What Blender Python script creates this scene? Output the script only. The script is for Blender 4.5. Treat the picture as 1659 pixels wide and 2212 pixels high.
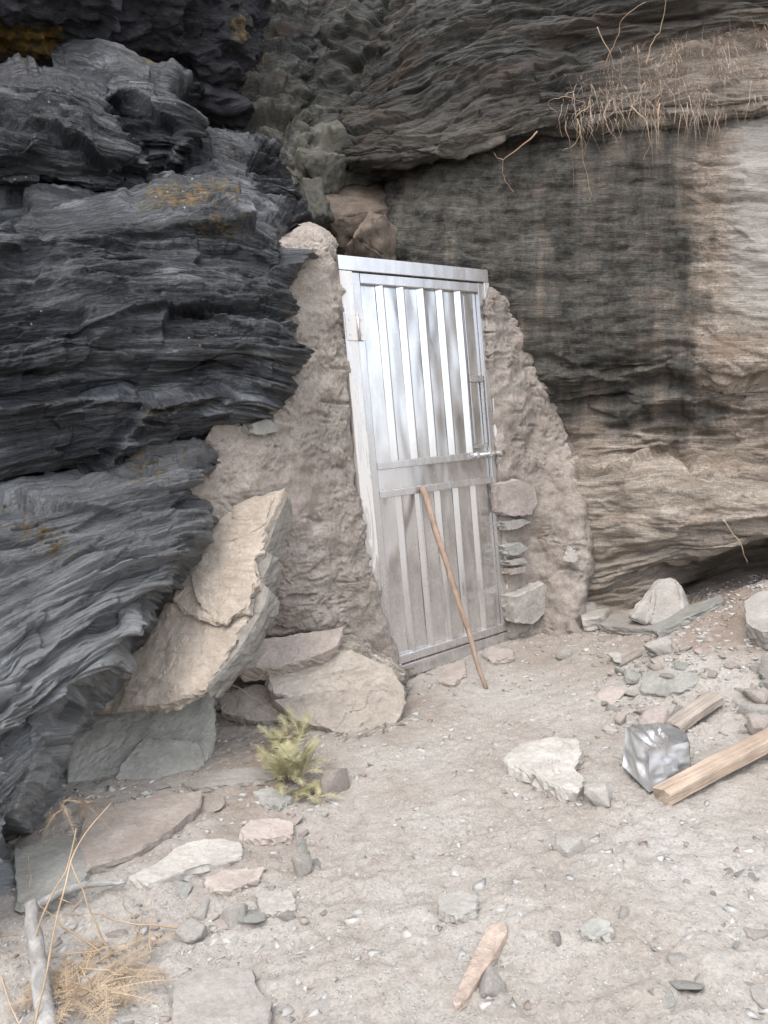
import bpy, bmesh, math, random
import numpy as np
from mathutils import Matrix, Vector

for o in list(bpy.data.objects):
    bpy.data.objects.remove(o, do_unlink=True)
scene = bpy.context.scene
COL = scene.collection
random.seed(7)
RNG = np.random.default_rng(11)
R_ = math.radians

# ------------------------------------------------------------------ camera
# (u, v) below are picture positions on a 1659 x 2212 frame; the camera stands
# 1.2 m above the ground in front of the door.
FPX, CU, CV = 1500.0, 829.5, 1106.0
PIT, ROL, EYE = 0.0905, 0.0921, 1.2
cp, sp = math.cos(PIT), math.sin(PIT)
_fw = np.array([0, cp, -sp]); _dn = np.array([0, -sp, -cp]); _rt = np.array([1.0, 0, 0])
cr, sr = math.cos(ROL), math.sin(ROL)
RT = cr * _rt + sr * _dn
DN = -sr * _rt + cr * _dn
FW = _fw
CAM = np.array([0, 0, EYE])
cam = bpy.data.cameras.new('camera')
cam.sensor_fit = 'VERTICAL'; cam.sensor_height = 32.0; cam.sensor_width = 24.0
cam.lens = FPX / 2212.0 * 32.0
cam.clip_start = 0.05; cam.clip_end = 2000
co = bpy.data.objects.new('camera', cam); COL.objects.link(co)
M = Matrix(((RT[0], -DN[0], -FW[0], 0), (RT[1], -DN[1], -FW[1], 0), (RT[2], -DN[2], -FW[2], EYE), (0, 0, 0, 1)))
co.matrix_world = M
scene.camera = co

# ------------------------------------------------------------------ light
SUN_EL, SUN_AZ = 60.0, 205.0          # soft sun high behind the photographer, a little to the left
world = bpy.data.worlds.new('World'); scene.world = world
world.use_nodes = True
wn = world.node_tree; wn.nodes.clear()
w_out = wn.nodes.new('ShaderNodeOutputWorld')
w_bg = wn.nodes.new('ShaderNodeBackground'); w_bg.inputs['Strength'].default_value = 0.12
w_sky = wn.nodes.new('ShaderNodeTexSky'); w_sky.sky_type = 'NISHITA'; w_sky.sun_disc = False
w_sky.sun_elevation = R_(SUN_EL); w_sky.sun_rotation = R_(SUN_AZ)
w_sky.air_density = 1.0; w_sky.dust_density = 3.0; w_sky.ozone_density = 1.0
w_mix = wn.nodes.new('ShaderNodeMix'); w_mix.data_type = 'RGBA'
w_mix.inputs[0].default_value = 0.62
# even cloud cover, brighter overhead than at the horizon as overcast skies are: roughly (1 + sin h) / 2
w_tc = wn.nodes.new('ShaderNodeTexCoord'); w_sep = wn.nodes.new('ShaderNodeSeparateXYZ'); wn.links.new(w_tc.outputs['Generated'], w_sep.inputs[0])
w_m1 = wn.nodes.new('ShaderNodeMath'); w_m1.operation = 'MAXIMUM'; wn.links.new(w_sep.outputs[2], w_m1.inputs[0]); w_m1.inputs[1].default_value = 0.0
w_m2 = wn.nodes.new('ShaderNodeMath'); w_m2.operation = 'MULTIPLY_ADD'; wn.links.new(w_m1.outputs[0], w_m2.inputs[0]); w_m2.inputs[1].default_value = 0.45; w_m2.inputs[2].default_value = 0.55
w_vm = wn.nodes.new('ShaderNodeVectorMath'); w_vm.operation = 'SCALE'; w_vm.inputs[0].default_value = (13.2, 13.4, 14.0); wn.links.new(w_m2.outputs[0], w_vm.inputs['Scale'])
wn.links.new(w_vm.outputs[0], w_mix.inputs[7])
wn.links.new(w_sky.outputs[0], w_mix.inputs[6])
wn.links.new(w_mix.outputs[2], w_bg.inputs['Color'])
wn.links.new(w_bg.outputs[0], w_out.inputs[0])
sun = bpy.data.lights.new('sun', 'SUN'); sun.energy = 0.7; sun.angle = R_(28); sun.color = (1.0, 0.93, 0.84)
so = bpy.data.objects.new('sun', sun); COL.objects.link(so)
az = R_(SUN_AZ)
sd = Vector((math.sin(az) * math.cos(R_(SUN_EL)), math.cos(az) * math.cos(R_(SUN_EL)), math.sin(R_(SUN_EL))))
so.rotation_euler = sd.to_track_quat('Z', 'Y').to_euler()
so.location = (0, -6, 12)
vs = scene.view_settings
vs.view_transform = 'Standard'; vs.look = 'None'; vs.exposure = 1.32; vs.gamma = 1.0
vs.use_curve_mapping = False
scene.render.engine = 'CYCLES'
scene.render.resolution_x = 768; scene.render.resolution_y = 1024

# ------------------------------------------------------------------ geometry helpers
def P(u, v, d):
    """picture position + distance along the view axis -> world (arrays welcome)"""
    u = np.asarray(u, float); v = np.asarray(v, float); d = np.asarray(d, float)
    a = ((u - CU) / FPX * d)[..., None]; b = ((v - CV) / FPX * d)[..., None]
    return CAM + a * RT + b * DN + d[..., None] * FW

def ray(u, v):
    r = (u - CU) / FPX * RT + (v - CV) / FPX * DN + FW
    return r

def UV(p):
    q = np.asarray(p) - CAM
    z = q @ FW
    return CU + FPX * (q @ RT) / z, CV + FPX * (q @ DN) / z

_perm = np.random.default_rng(3).permutation(256).astype(np.int32)
_perm = np.concatenate([_perm, _perm, _perm])
_g = np.random.default_rng(4).normal(size=(256, 3)).astype(np.float32)
_g /= np.linalg.norm(_g, axis=1)[:, None]
def pn(x, y, z=0.0):
    x, y, z = np.broadcast_arrays(np.asarray(x, np.float32), np.asarray(y, np.float32), np.asarray(z, np.float32))
    xi = np.floor(x).astype(np.int32); yi = np.floor(y).astype(np.int32); zi = np.floor(z).astype(np.int32)
    xf = x - xi; yf = y - yi; zf = z - zi
    xi &= 255; yi &= 255; zi &= 255
    uu = xf * xf * xf * (xf * (xf * 6 - 15) + 10); vv = yf * yf * yf * (yf * (yf * 6 - 15) + 10); ww = zf * zf * zf * (zf * (zf * 6 - 15) + 10)
    def gr(i, j, k):
        h = _perm[_perm[_perm[xi + i] + yi + j] + zi + k]
        g = _g[h]
        return g[..., 0] * (xf - i) + g[..., 1] * (yf - j) + g[..., 2] * (zf - k)
    x00 = gr(0, 0, 0); x00 += uu * (gr(1, 0, 0) - x00)
    x10 = gr(0, 1, 0); x10 += uu * (gr(1, 1, 0) - x10)
    x01 = gr(0, 0, 1); x01 += uu * (gr(1, 0, 1) - x01)
    x11 = gr(0, 1, 1); x11 += uu * (gr(1, 1, 1) - x11)
    a = x00 + vv * (x10 - x00); b = x01 + vv * (x11 - x01)
    return (a + ww * (b - a)) * 1.5

def fbm(x, y, z, octs=4, gain=0.5):
    s = 0; a = 1.0
    for i in range(octs):
        s = s + a * pn(x * 2 ** i + 17.3 * i, y * 2 ** i + 5.1 * i, z * 2 ** i + 9.7 * i); a *= gain
    return s
def ridge(x, y, z, octs=3):
    s = 0; a = 1.0
    for i in range(octs):
        s = s + a * (1 - 2 * np.abs(pn(x * 2 ** i + 31.3 * i, y * 2 ** i + 3.1 * i, z * 2 ** i))); a *= 0.5
    return s
def sstep(a, b, x):
    t = np.clip((x - a) / (b - a), 0, 1); return t * t * (3 - 2 * t)

def strata(s, t, F, seed, warp=0.8, chip=9.0):
    """layered broken rock: s runs along the bedding, t across it (metres)"""
    s = s + 0.10 * pn(s * 2.1 + seed, t * 5.0, seed * 0.37)
    ph = t * F + warp * pn(s * 0.9 + seed, t * 1.2, seed * 1.7) + 0.45 * warp * pn(s * 3.2, t * 3.0 + seed, 3.3)
    ph = ph + 0.55 * pn(ph * 0.45 + seed * 3.1, s * 0.35, 7.1)          # uneven layer thickness
    k = np.floor(ph); f = ph - k
    hk = np.mod(np.sin(k * 12.9898 + seed) * 43758.5453, 1.0)           # one random number per layer
    r = pn(s * (1.0 + 1.6 * hk) + hk * 97.3, k * 3.17 + 0.5, seed + 0.5)
    c = pn(s * chip * (0.5 + hk) + hk * 61.7, k * 1.71 + 0.3, seed + 5.5)
    c2 = pn(s * chip * (1.5 + 2 * hk) + hk * 33.1, k * 5.71 + 0.7, seed + 9.5)
    prof = np.clip(f * 4, 0, 1) * (1 - f ** 3)
    return 0.9 * r + 0.26 * sstep(-0.08, 0.08, c) + 0.12 * sstep(-0.05, 0.05, c2) + (0.35 + 0.35 * hk) * prof - 0.4

def facet(a, b, seed):
    """broken-block relief: every cell of a jittered lattice is a flat facet with its own height and tilt"""
    rr = np.random.default_rng(int(seed * 10) + 1); T = rr.uniform(-1, 1, (256, 5)).astype(np.float32)
    i0 = np.floor(a).astype(np.int32); j0 = np.floor(b).astype(np.int32)
    best = np.full(a.shape, 9e9, np.float32); out = np.zeros(a.shape, np.float32)
    for di in (-1, 0, 1):
        for dj in (-1, 0, 1):
            ci = i0 + di; cj = j0 + dj; h = _perm[_perm[ci & 255] + (cj & 255)]
            px = a - (ci + 0.5 + 0.46 * T[h, 0]); py = b - (cj + 0.5 + 0.46 * T[h, 1])
            d2 = px * px + py * py; w = d2 < best
            best = np.where(w, d2, best); out = np.where(w, 0.6 * T[h, 2] + 0.9 * T[h, 3] * px + 0.9 * T[h, 4] * py, out)
    return out

def soften(h, n=2):
    """spread vertical steps over a few grid cells so that broken edges slope instead of combing"""
    for _ in range(n):
        q = np.pad(h, 1, mode='edge'); h = (q[:-2, 1:-1] + 2 * q[1:-1, 1:-1] + q[2:, 1:-1]) / 4
        q = np.pad(h, 1, mode='edge'); h = (q[1:-1, :-2] + 2 * q[1:-1, 1:-1] + q[1:-1, 2:]) / 4
    return h

def catmull(C, n, axis):
    """resample control array C along axis to n samples (centripetal-free Catmull-Rom)"""
    C = np.moveaxis(np.asarray(C, float), axis, 0)
    m = C.shape[0]
    x = np.linspace(0, m - 1, n); i = np.clip(np.floor(x).astype(int), 0, m - 2); f = (x - i).reshape((-1,) + (1,) * (C.ndim - 1))
    p0 = C[np.maximum(i - 1, 0)]; p1 = C[i]; p2 = C[i + 1]; p3 = C[np.minimum(i + 2, m - 1)]
    r = 0.5 * ((2 * p1) + (-p0 + p2) * f + (2 * p0 - 5 * p1 + 4 * p2 - p3) * f ** 2 + (-p0 + 3 * p1 - 3 * p2 + p3) * f ** 3)
    return np.moveaxis(r, 0, axis)

def grid_faces(nr, nc):
    i = np.arange(nr * nc).reshape(nr, nc)
    return np.stack([i[:-1, :-1], i[:-1, 1:], i[1:, 1:], i[1:, :-1]], -1).reshape(-1, 4)

def mesh_np(name, V, F, uv=None, attrs=None, smooth=True):
    V = np.asarray(V, np.float32).reshape(-1, 3); F = np.asarray(F, np.int32)
    n = F.shape[1]
    me = bpy.data.meshes.new(name)
    me.vertices.add(len(V)); me.vertices.foreach_set('co', V.ravel())
    me.loops.add(F.size); me.loops.foreach_set('vertex_index', F.ravel())
    me.polygons.add(len(F)); me.polygons.foreach_set('loop_start', np.arange(0, F.size, n, dtype=np.int32))
    if smooth:
        me.polygons.foreach_set('use_smooth', np.ones(len(F), bool))
    if uv is not None:
        l = me.uv_layers.new(name='UVMap')
        l.data.foreach_set('uv', np.asarray(uv, np.float32).reshape(-1, 2)[F.ravel()].ravel())
    for k, a in (attrs or {}).items():
        at = me.attributes.new(k, 'FLOAT', 'POINT'); at.data.foreach_set('value', np.asarray(a, np.float32).ravel())
    me.update(); me.validate()
    return me

def obj(name, me, mat=None, parent=None):
    o = bpy.data.objects.new(name, me); COL.objects.link(o)
    if mat is not None and me is not None:
        if not me.materials: me.materials.append(mat)
    if parent is not None: o.parent = parent
    return o
def tag(o, label, cat, group=None):
    o['label'] = label; o['category'] = cat; o['kind'] = 'thing'
    if group: o['group'] = group
    return o
def empty(name, loc=(0, 0, 0)):
    o = bpy.data.objects.new(name, None); COL.objects.link(o); o.location = loc; o.empty_display_size = 0.1
    return o

def patch_pts(C, nr, nc):
    C = np.array(C, float)
    g = catmull(catmull(C, nr, 0), nc, 1)
    Pw = P(g[..., 0], g[..., 1], g[..., 2])
    return g, Pw
def normals(Pw):
    a = np.gradient(Pw, axis=1); b = np.gradient(Pw, axis=0)
    N = np.cross(a, b); N /= np.linalg.norm(N, axis=2, keepdims=True) + 1e-9
    tocam = CAM - Pw
    if (N * tocam).sum(2).mean() < 0: N = -N
    return N
def lens(Pw):
    ds = np.linalg.norm(np.diff(Pw, axis=1), axis=2); s = np.concatenate([np.zeros((Pw.shape[0], 1)), np.cumsum(ds, 1)], 1)
    dt = np.linalg.norm(np.diff(Pw, axis=0), axis=2); t = np.concatenate([np.zeros((1, Pw.shape[1])), np.cumsum(dt, 0)], 0)
    # one common measure so that lines of equal t follow the control rows
    t = np.repeat(t.mean(1, keepdims=True), Pw.shape[1], 1)
    s = np.repeat(s.mean(0, keepdims=True), Pw.shape[0], 0)
    return s, t
def patch(name, C, nr, nc, disp, mat, attrs=None, kind='structure'):
    g, Pw = patch_pts(C, nr, nc)
    N = normals(Pw); s, t = lens(Pw)
    h, at = disp(g, Pw, s, t)
    V = Pw + N * h[..., None]
    # faces oriented toward the camera
    F = grid_faces(nr, nc)
    p = V.reshape(-1, 3); f0 = F[len(F) // 2 + nc // 2]
    me = mesh_np(name, V, F, np.stack([s, t], -1), at)
    o = obj(name, me, mat)
    if kind: o['kind'] = kind
    return o

# ------------------------------------------------------------------ materials
def nt(name):
    m = bpy.data.materials.new(name); m.use_nodes = True
    t = m.node_tree; b = t.nodes['Principled BSDF']
    return m, t, b
class NB:
    def __init__(s, t): s.t = t
    def n(s, ty, **k):
        x = s.t.nodes.new(ty)
        for a, b in k.items(): setattr(x, a, b)
        return x
    def l(s, a, b): s.t.links.new(a, b)
    def coord(s, kind): return s.n('ShaderNodeTexCoord').outputs[kind]
    def mapping(s, vec, scale, rot=(0, 0, 0)):
        m = s.n('ShaderNodeMapping'); s.l(vec, m.inputs[0]); m.inputs['Scale'].default_value = scale; m.inputs['Rotation'].default_value = rot
        return m.outputs[0]
    def noise(s, vec, scale, detail=5, rough=0.55, dist=0.0):
        x = s.n('ShaderNodeTexNoise'); s.l(vec, x.inputs['Vector'])
        x.inputs['Scale'].default_value = scale; x.inputs['Detail'].default_value = detail; x.inputs['Roughness'].default_value = rough; x.inputs['Distortion'].default_value = dist
        return x.outputs['Fac']
    def voro(s, vec, scale, feature='F1'):
        x = s.n('ShaderNodeTexVoronoi', feature=feature); s.l(vec, x.inputs['Vector']); x.inputs['Scale'].default_value = scale
        return x.outputs['Distance'], (x.outputs['Color'] if feature == 'F1' else None)
    def ramp(s, f, stops):
        x = s.n('ShaderNodeValToRGB'); s.l(f, x.inputs[0])
        e = x.color_ramp.elements
        while len(e) < len(stops): e.new(0.5)
        for i, (p, c) in enumerate(stops):
            e[i].position = p
            e[i].color = (c, c, c, 1) if not hasattr(c, '__len__') else (*c, 1)
        return x.outputs[0]
    def mix(s, f, a, b, blend='MIX'):
        x = s.n('ShaderNodeMix', data_type='RGBA', blend_type=blend)
        for i, v in ((0, f), (6, a), (7, b)):
            if hasattr(v, 'is_linked'): s.l(v, x.inputs[i])
            elif i == 0: x.inputs[0].default_value = v
            else: x.inputs[i].default_value = (*v, 1)
        return x.outputs[2]
    def math(s, op, a, b=0.0, clamp=False):
        x = s.n('ShaderNodeMath', operation=op, use_clamp=clamp)
        for i, v in ((0, a), (1, b)):
            if hasattr(v, 'is_linked'): s.l(v, x.inputs[i])
            else: x.inputs[i].default_value = v
        return x.outputs[0]
    def attr(s, name):
        x = s.n('ShaderNodeAttribute', attribute_name=name); return x.outputs['Fac']
    def bump(s, h, strength, dist, prev=None):
        x = s.n('ShaderNodeBump'); s.l(h, x.inputs['Height']); x.inputs['Strength'].default_value = strength; x.inputs['Distance'].default_value = dist
        if prev is not None: s.l(prev, x.inputs['Normal'])
        return x.outputs[0]

def rock_mat(name, dark, mid, light, rough=0.62, spec=0.4, streak=(3, 30), lam=0.85, lichen=0.0, brown=None, pale=None, stain=None, moss=None, bump=1.0):
    """layered rock; colours follow the bedding (UV in metres). attributes: stain, moss, pale"""
    m, t, b = nt(name); k = NB(t)
    uv = k.coord('UV'); ob = k.coord('Object')
    wv = k.mapping(uv, (streak[0], streak[1], 1))
    n1 = k.noise(wv, 1.0, 8, 0.62, 0.4)
    n2 = k.noise(ob, 3.5, 6, 0.6)
    n3 = k.noise(ob, 90.0, 4, 0.7)
    f = k.math('ADD', k.math('MULTIPLY', n1, 0.6), k.math('MULTIPLY', n2, 0.4))
    col = k.ramp(f, [(0.34, dark), (0.5, mid), (0.66, light)])
    n4 = k.noise(k.mapping(uv, (streak[0] * 3.5, streak[1] * 4.0, 1)), 1.0, 6, 0.7, 0.6)
    col = k.mix(lam, col, k.ramp(n4, [(0.34, 0.35), (0.5, 0.95), (0.66, 1.75)]), 'MULTIPLY')
    n5 = k.noise(ob, 260.0, 3, 0.7)
    grain = k.ramp(k.math('ADD', k.math('MULTIPLY', n3, 0.6), k.math('MULTIPLY', n5, 0.4)), [(0.36, 0.5), (0.64, 1.5)])
    col = k.mix(0.8, col, grain, 'MULTIPLY')
    if brown is not None:
        bm = k.ramp(k.noise(k.mapping(uv, (1.6, 6, 1)), 1.3, 6, 0.6, 0.6), [(0.5, 0.0), (0.66, 0.8)])
        col = k.mix(bm, col, brown)
    if pale is not None:
        pa = k.attr('pale')
        pm = k.math('MULTIPLY', pa, k.ramp(k.noise(k.mapping(uv, (5, 26, 1)), 1.0, 7, 0.65), [(0.3, 0.35), (0.6, 1.0)]), True)
        col = k.mix(pm, col, pale)
    if stain is not None:
        sa = k.attr('stain')
        # drips: stretched down the face
        dr = k.noise(k.mapping(uv, (6, 0.9, 1)), 1.0, 6, 0.6)
        dd = k.noise(ob, 6.0, 8, 0.68)
        sm = k.math('ADD', sa, k.math('MULTIPLY', k.math('SUBTRACT', k.math('ADD', k.math('MULTIPLY', dr, 0.55), k.math('MULTIPLY', dd, 0.45)), 0.5), 2.2))
        sm = k.ramp(sm, [(0.22, 0.0), (0.70, 1.0)])
        sc = k.mix(k.ramp(k.math('ADD', k.math('MULTIPLY', k.noise(wv, 1.7, 7, 0.7), 0.4), k.math('MULTIPLY', k.noise(ob, 12.0, 8, 0.72), 0.6)), [(0.42, 0.0), (0.66, 1.0)]), stain[0], stain[1])
        sc = k.mix(0.7, sc, grain, 'MULTIPLY')
        col = k.mix(sm, col, sc)
    if lichen:
        vd, _ = k.voro(ob, 26.0)
        sp_ = k.math('MULTIPLY', k.ramp(vd, [(0.06, 1.0), (0.13, 0.0)]), k.ramp(k.noise(ob, 4.0, 2), [(0.56, 0.0), (0.62, 1.0)]))
        col = k.mix(k.math('MULTIPLY', sp_, lichen), col, (0.55, 0.56, 0.53))
    if moss is not None:
        ma = k.attr('moss')
        mm = k.ramp(k.math('ADD', ma, k.math('MULTIPLY', k.math('SUBTRACT', k.noise(ob, 28.0, 7, 0.75), 0.5), 3.2)), [(0.42, 0.0), (0.62, 1.0)])
        mc = k.mix(k.ramp(k.noise(ob, 22.0, 5), [(0.4, 0.0), (0.62, 1.0)]), moss[0], moss[1])
        col = k.mix(mm, col, mc)
    k.l(col, b.inputs['Base Color'])
    rg = k.ramp(n1, [(0.3, max(rough - 0.16, 0.2)), (0.7, min(rough + 0.16, 1.0))])
    k.l(rg, b.inputs['Roughness']); b.inputs['Specular IOR Level'].default_value = spec
    b1 = k.bump(k.noise(k.mapping(uv, (14, 130, 1)), 1.0, 6, 0.65, 0.5), 1.0 * bump, 0.022)
    b2 = k.bump(k.noise(ob, 55.0, 6, 0.7), 0.7 * bump, 0.012, b1)
    k.l(b2, b.inputs['Normal'])
    return m

def mud_mat(name, c1, c2, c3):
    m, t, b = nt(name); k = NB(t)
    ob = k.coord('Object')
    n1 = k.noise(ob, 4.0, 6, 0.6); n2 = k.noise(ob, 38.0, 6, 0.7)
    col = k.ramp(n1, [(0.35, c1), (0.5, c2), (0.68, c3)])
    col = k.mix(0.8, col, k.ramp(n2, [(0.3, 0.62), (0.7, 1.3)]), 'MULTIPLY')
    col = k.mix(k.ramp(k.noise(k.mapping(ob, (1.6, 1.6, 2.4)), 1.7, 5, 0.6, 0.8), [(0.48, 0.0), (0.62, 0.65)]), col, (0.205, 0.174, 0.148))
    col = k.mix(0.7, col, k.ramp(k.noise(ob, 220.0, 3, 0.7), [(0.3, 0.6), (0.7, 1.35)]), 'MULTIPLY')
    k.l(col, b.inputs['Base Color']); b.inputs['Roughness'].default_value = 0.9; b.inputs['Specular IOR Level'].default_value = 0.2
    b1 = k.bump(n2, 0.7, 0.012); b2 = k.bump(k.noise(ob, 150.0, 4, 0.7), 0.6, 0.004, b1)
    k.l(b2, b.inputs['Normal'])
    return m

def stone_mat(name, c1, c2, rough=0.85, vein=None):
    m, t, b = nt(name); k = NB(t)
    ob = k.coord('Object')
    rnd = k.n('ShaderNodeObjectInfo').outputs['Random']
    va = k.n('ShaderNodeVectorMath', operation='ADD'); k.l(ob, va.inputs[0])
    cx = k.n('ShaderNodeCombineXYZ'); k.l(k.math('MULTIPLY', rnd, 40), cx.inputs[0]); k.l(cx.outputs[0], va.inputs[1])
    ob = va.outputs[0]
    n1 = k.noise(ob, 9.0, 7, 0.65); n2 = k.noise(ob, 70.0, 5, 0.7)
    col = k.mix(k.ramp(n1, [(0.35, 0.0), (0.65, 1.0)]), c1, c2)
    col = k.mix(0.6, col, k.ramp(n2, [(0.3, 0.7), (0.7, 1.25)]), 'MULTIPLY')
    col = k.mix(1.0, col, k.ramp(rnd, [(0.0, 0.82), (1.0, 1.15)]), 'MULTIPLY')
    if vein: col = k.mix(k.ramp(k.noise(k.mapping(ob, (3, 3, 30)), 2.0, 5), [(0.55, 0.0), (0.68, 0.7)]), col, vein)
    # dust settled on the stone
    k.l(col, b.inputs['Base Color']); b.inputs['Roughness'].default_value = rough; b.inputs['Specular IOR Level'].default_value = 0.25
    b1 = k.bump(k.noise(ob, 28.0, 6, 0.7), 0.6, 0.012); b2 = k.bump(n2, 0.5, 0.005, b1)
    k.l(b2, b.inputs['Normal'])
    return m

def wood_mat(name, c1, c2, scale=(4, 60, 60)):
    m, t, b = nt(name); k = NB(t)
    ob = k.mapping(k.coord('Object'), scale)
    n1 = k.noise(ob, 1.0, 7, 0.6, 0.6); n2 = k.noise(k.coord('Object'), 12.0, 5)
    col = k.mix(k.ramp(n1, [(0.35, 0.0), (0.65, 1.0)]), c1, c2)
    col = k.mix(0.7, col, k.ramp(n2, [(0.3, 0.7), (0.7, 1.2)]), 'MULTIPLY')
    k.l(col, b.inputs['Base Color']); b.inputs['Roughness'].default_value = 0.75; b.inputs['Specular IOR Level'].default_value = 0.25
    k.l(k.bump(k.noise(ob, 2.2, 6, 0.7, 0.8), 0.6, 0.008, k.bump(n1, 0.9, 0.010)), b.inputs['Normal'])
    return m

def plain_mat(name, c, c2=None, rough=0.8, scale=20.0, trans=0.0):
    m, t, b = nt(name); k = NB(t)
    col = k.mix(k.ramp(k.noise(k.coord('Object'), scale, 4), [(0.35, 0.0), (0.65, 1.0)]), c, c2 or c)
    k.l(col, b.inputs['Base Color']); b.inputs['Roughness'].default_value = rough; b.inputs['Specular IOR Level'].default_value = 0.25
    return m

def metal_mat(name, base=0.62, rough=0.22, dirt=0.35, dcol=(0.36, 0.30, 0.25), cement=0.0, splash=0.0):
    m, t, b = nt(name); k = NB(t)
    ob = k.coord('Object')
    b.inputs['Metallic'].default_value = 1.0
    b.inputs['Base Color'].default_value = (base * 0.95, base * 0.985, base * 1.04, 1)
    sm = k.noise(k.mapping(ob, (6, 6, 1.6)), 1.6, 6, 0.6, 0.8)
    k.l(k.ramp(sm, [(0.3, rough * 0.7), (0.75, rough * 1.9)]), b.inputs['Roughness'])
    bw = k.bump(k.noise(k.mapping(ob, (3, 3, 1.1)), 1.6, 2), 0.25, 0.02)
    bw = k.bump(k.noise(ob, 160.0, 3), 0.03, 0.001, bw)
    k.l(bw, b.inputs['Normal'])
    # dried mud film: a separate rough layer mixed over the metal
    d = k.n('ShaderNodeBsdfPrincipled'); d.inputs['Base Color'].default_value = (*dcol, 1); d.inputs['Roughness'].default_value = 0.9
    f = k.math('ADD', k.math('MULTIPLY', k.noise(k.mapping(ob, (7, 7, 1.5)), 2.2, 7, 0.65, 0.5), 0.6), k.math('MULTIPLY', k.noise(ob, 30.0, 6, 0.7), 0.4))
    f = k.ramp(f, [(0.42, dirt * 0.35), (0.62, dirt)])
    if splash:
        sx = k.n('ShaderNodeSeparateXYZ'); k.l(ob, sx.inputs[0])
        mr = k.n('ShaderNodeMapRange'); k.l(sx.outputs[2], mr.inputs[0]); mr.inputs[1].default_value = 1.7; mr.inputs[2].default_value = 0.1; mr.inputs[3].default_value = 0.0; mr.inputs[4].default_value = splash
        f = k.math('ADD', f, k.math('MULTIPLY', mr.outputs[0], k.ramp(k.noise(k.mapping(ob, (9, 9, 2.5)), 2.0, 7, 0.7), [(0.35, 0.35), (0.6, 1.0)])), True)
    if cement:
        f2 = k.ramp(k.noise(k.mapping(ob, (14, 14, 2.2)), 1.5, 6, 0.6, 0.8), [(0.5 - cement * 0.2, 0.0), (0.62 - cement * 0.15, 0.9)])
        dc = k.mix(f2, dcol, (0.62, 0.60, 0.57)); k.l(dc, d.inputs['Base Color'])
        f = k.math('MAXIMUM', f, f2)
    mx = k.n('ShaderNodeMixShader'); k.l(f, mx.inputs[0]); k.l(b.outputs[0], mx.inputs[1]); k.l(d.outputs[0], mx.inputs[2])
    k.l(mx.outputs[0], t.nodes['Material Output'].inputs['Surface'])
    return m

MOSS = ((0.040, 0.036, 0.012), (0.17, 0.095, 0.018))
MAT = {}
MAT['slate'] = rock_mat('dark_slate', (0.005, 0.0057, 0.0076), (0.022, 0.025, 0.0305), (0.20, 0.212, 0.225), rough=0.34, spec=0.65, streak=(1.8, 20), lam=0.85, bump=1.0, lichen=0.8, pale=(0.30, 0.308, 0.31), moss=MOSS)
MAT['black'] = rock_mat('black_rock', (0.006, 0.006, 0.008), (0.018, 0.018, 0.023), (0.045, 0.046, 0.052), rough=0.65, spec=0.35, streak=(4, 12), lichen=0.15, pale=(0.10, 0.10, 0.095), moss=MOSS)
MAT['crag'] = rock_mat('grey_crag', (0.014, 0.014, 0.014), (0.055, 0.056, 0.052), (0.15, 0.15, 0.135), rough=0.7, spec=0.3, streak=(3, 22), lichen=0.4, brown=(0.07, 0.05, 0.038), pale=(0.24, 0.23, 0.18), moss=MOSS)
MAT['face'] = rock_mat('buff_cliff', (0.19, 0.155, 0.125), (0.31, 0.262, 0.215), (0.41, 0.36, 0.305), rough=0.8, spec=0.25, streak=(2, 16), lam=0.5, brown=(0.22, 0.16, 0.115), pale=(0.40, 0.39, 0.36), stain=((0.026, 0.025, 0.0225), (0.15, 0.142, 0.122)), moss=MOSS)
MAT['overhang'] = rock_mat('grey_strata', (0.013, 0.013, 0.012), (0.044, 0.043, 0.039), (0.105, 0.103, 0.094), rough=0.7, spec=0.3, streak=(2.2, 36), brown=(0.07, 0.05, 0.037), pale=(0.25, 0.215, 0.18), moss=MOSS)
MAT['lowrock'] = rock_mat('low_striped_rock', (0.25, 0.22, 0.188), (0.35, 0.315, 0.272), (0.44, 0.40, 0.35), rough=0.85, spec=0.2, streak=(3, 18), brown=(0.30, 0.25, 0.195), pale=(0.08, 0.08, 0.08))  # pale slot holds the near-black of the pocket's painted shade
MAT['mud'] = mud_mat('grey_brown_mud', (0.245, 0.212, 0.184), (0.305, 0.268, 0.235), (0.358, 0.32, 0.287))

# ------------------------------------------------------------------ door plane frame
YAW = 0.6137
DD = np.array([math.cos(YAW), math.sin(YAW), 0.0])            # along the door, left to right
DNRM = np.array([math.sin(YAW), -math.cos(YAW), 0.0])         # out of the door toward the viewer
DO = np.array([-0.0263, 3.5461, EYE - 1.0793 - 0.0])          # lower left corner of the panelled leaf
def onplane(u, v, n=0.0):
    """depth at which the sight line (u, v) meets the door plane shifted out by n"""
    u = np.asarray(u, float); v = np.asarray(v, float)
    r = ((u - CU) / FPX)[..., None] * RT + ((v - CV) / FPX)[..., None] * DN + FW
    o = DO + DNRM * 0.0
    return (((o - CAM) @ DNRM) + n) / (r @ DNRM)

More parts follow.
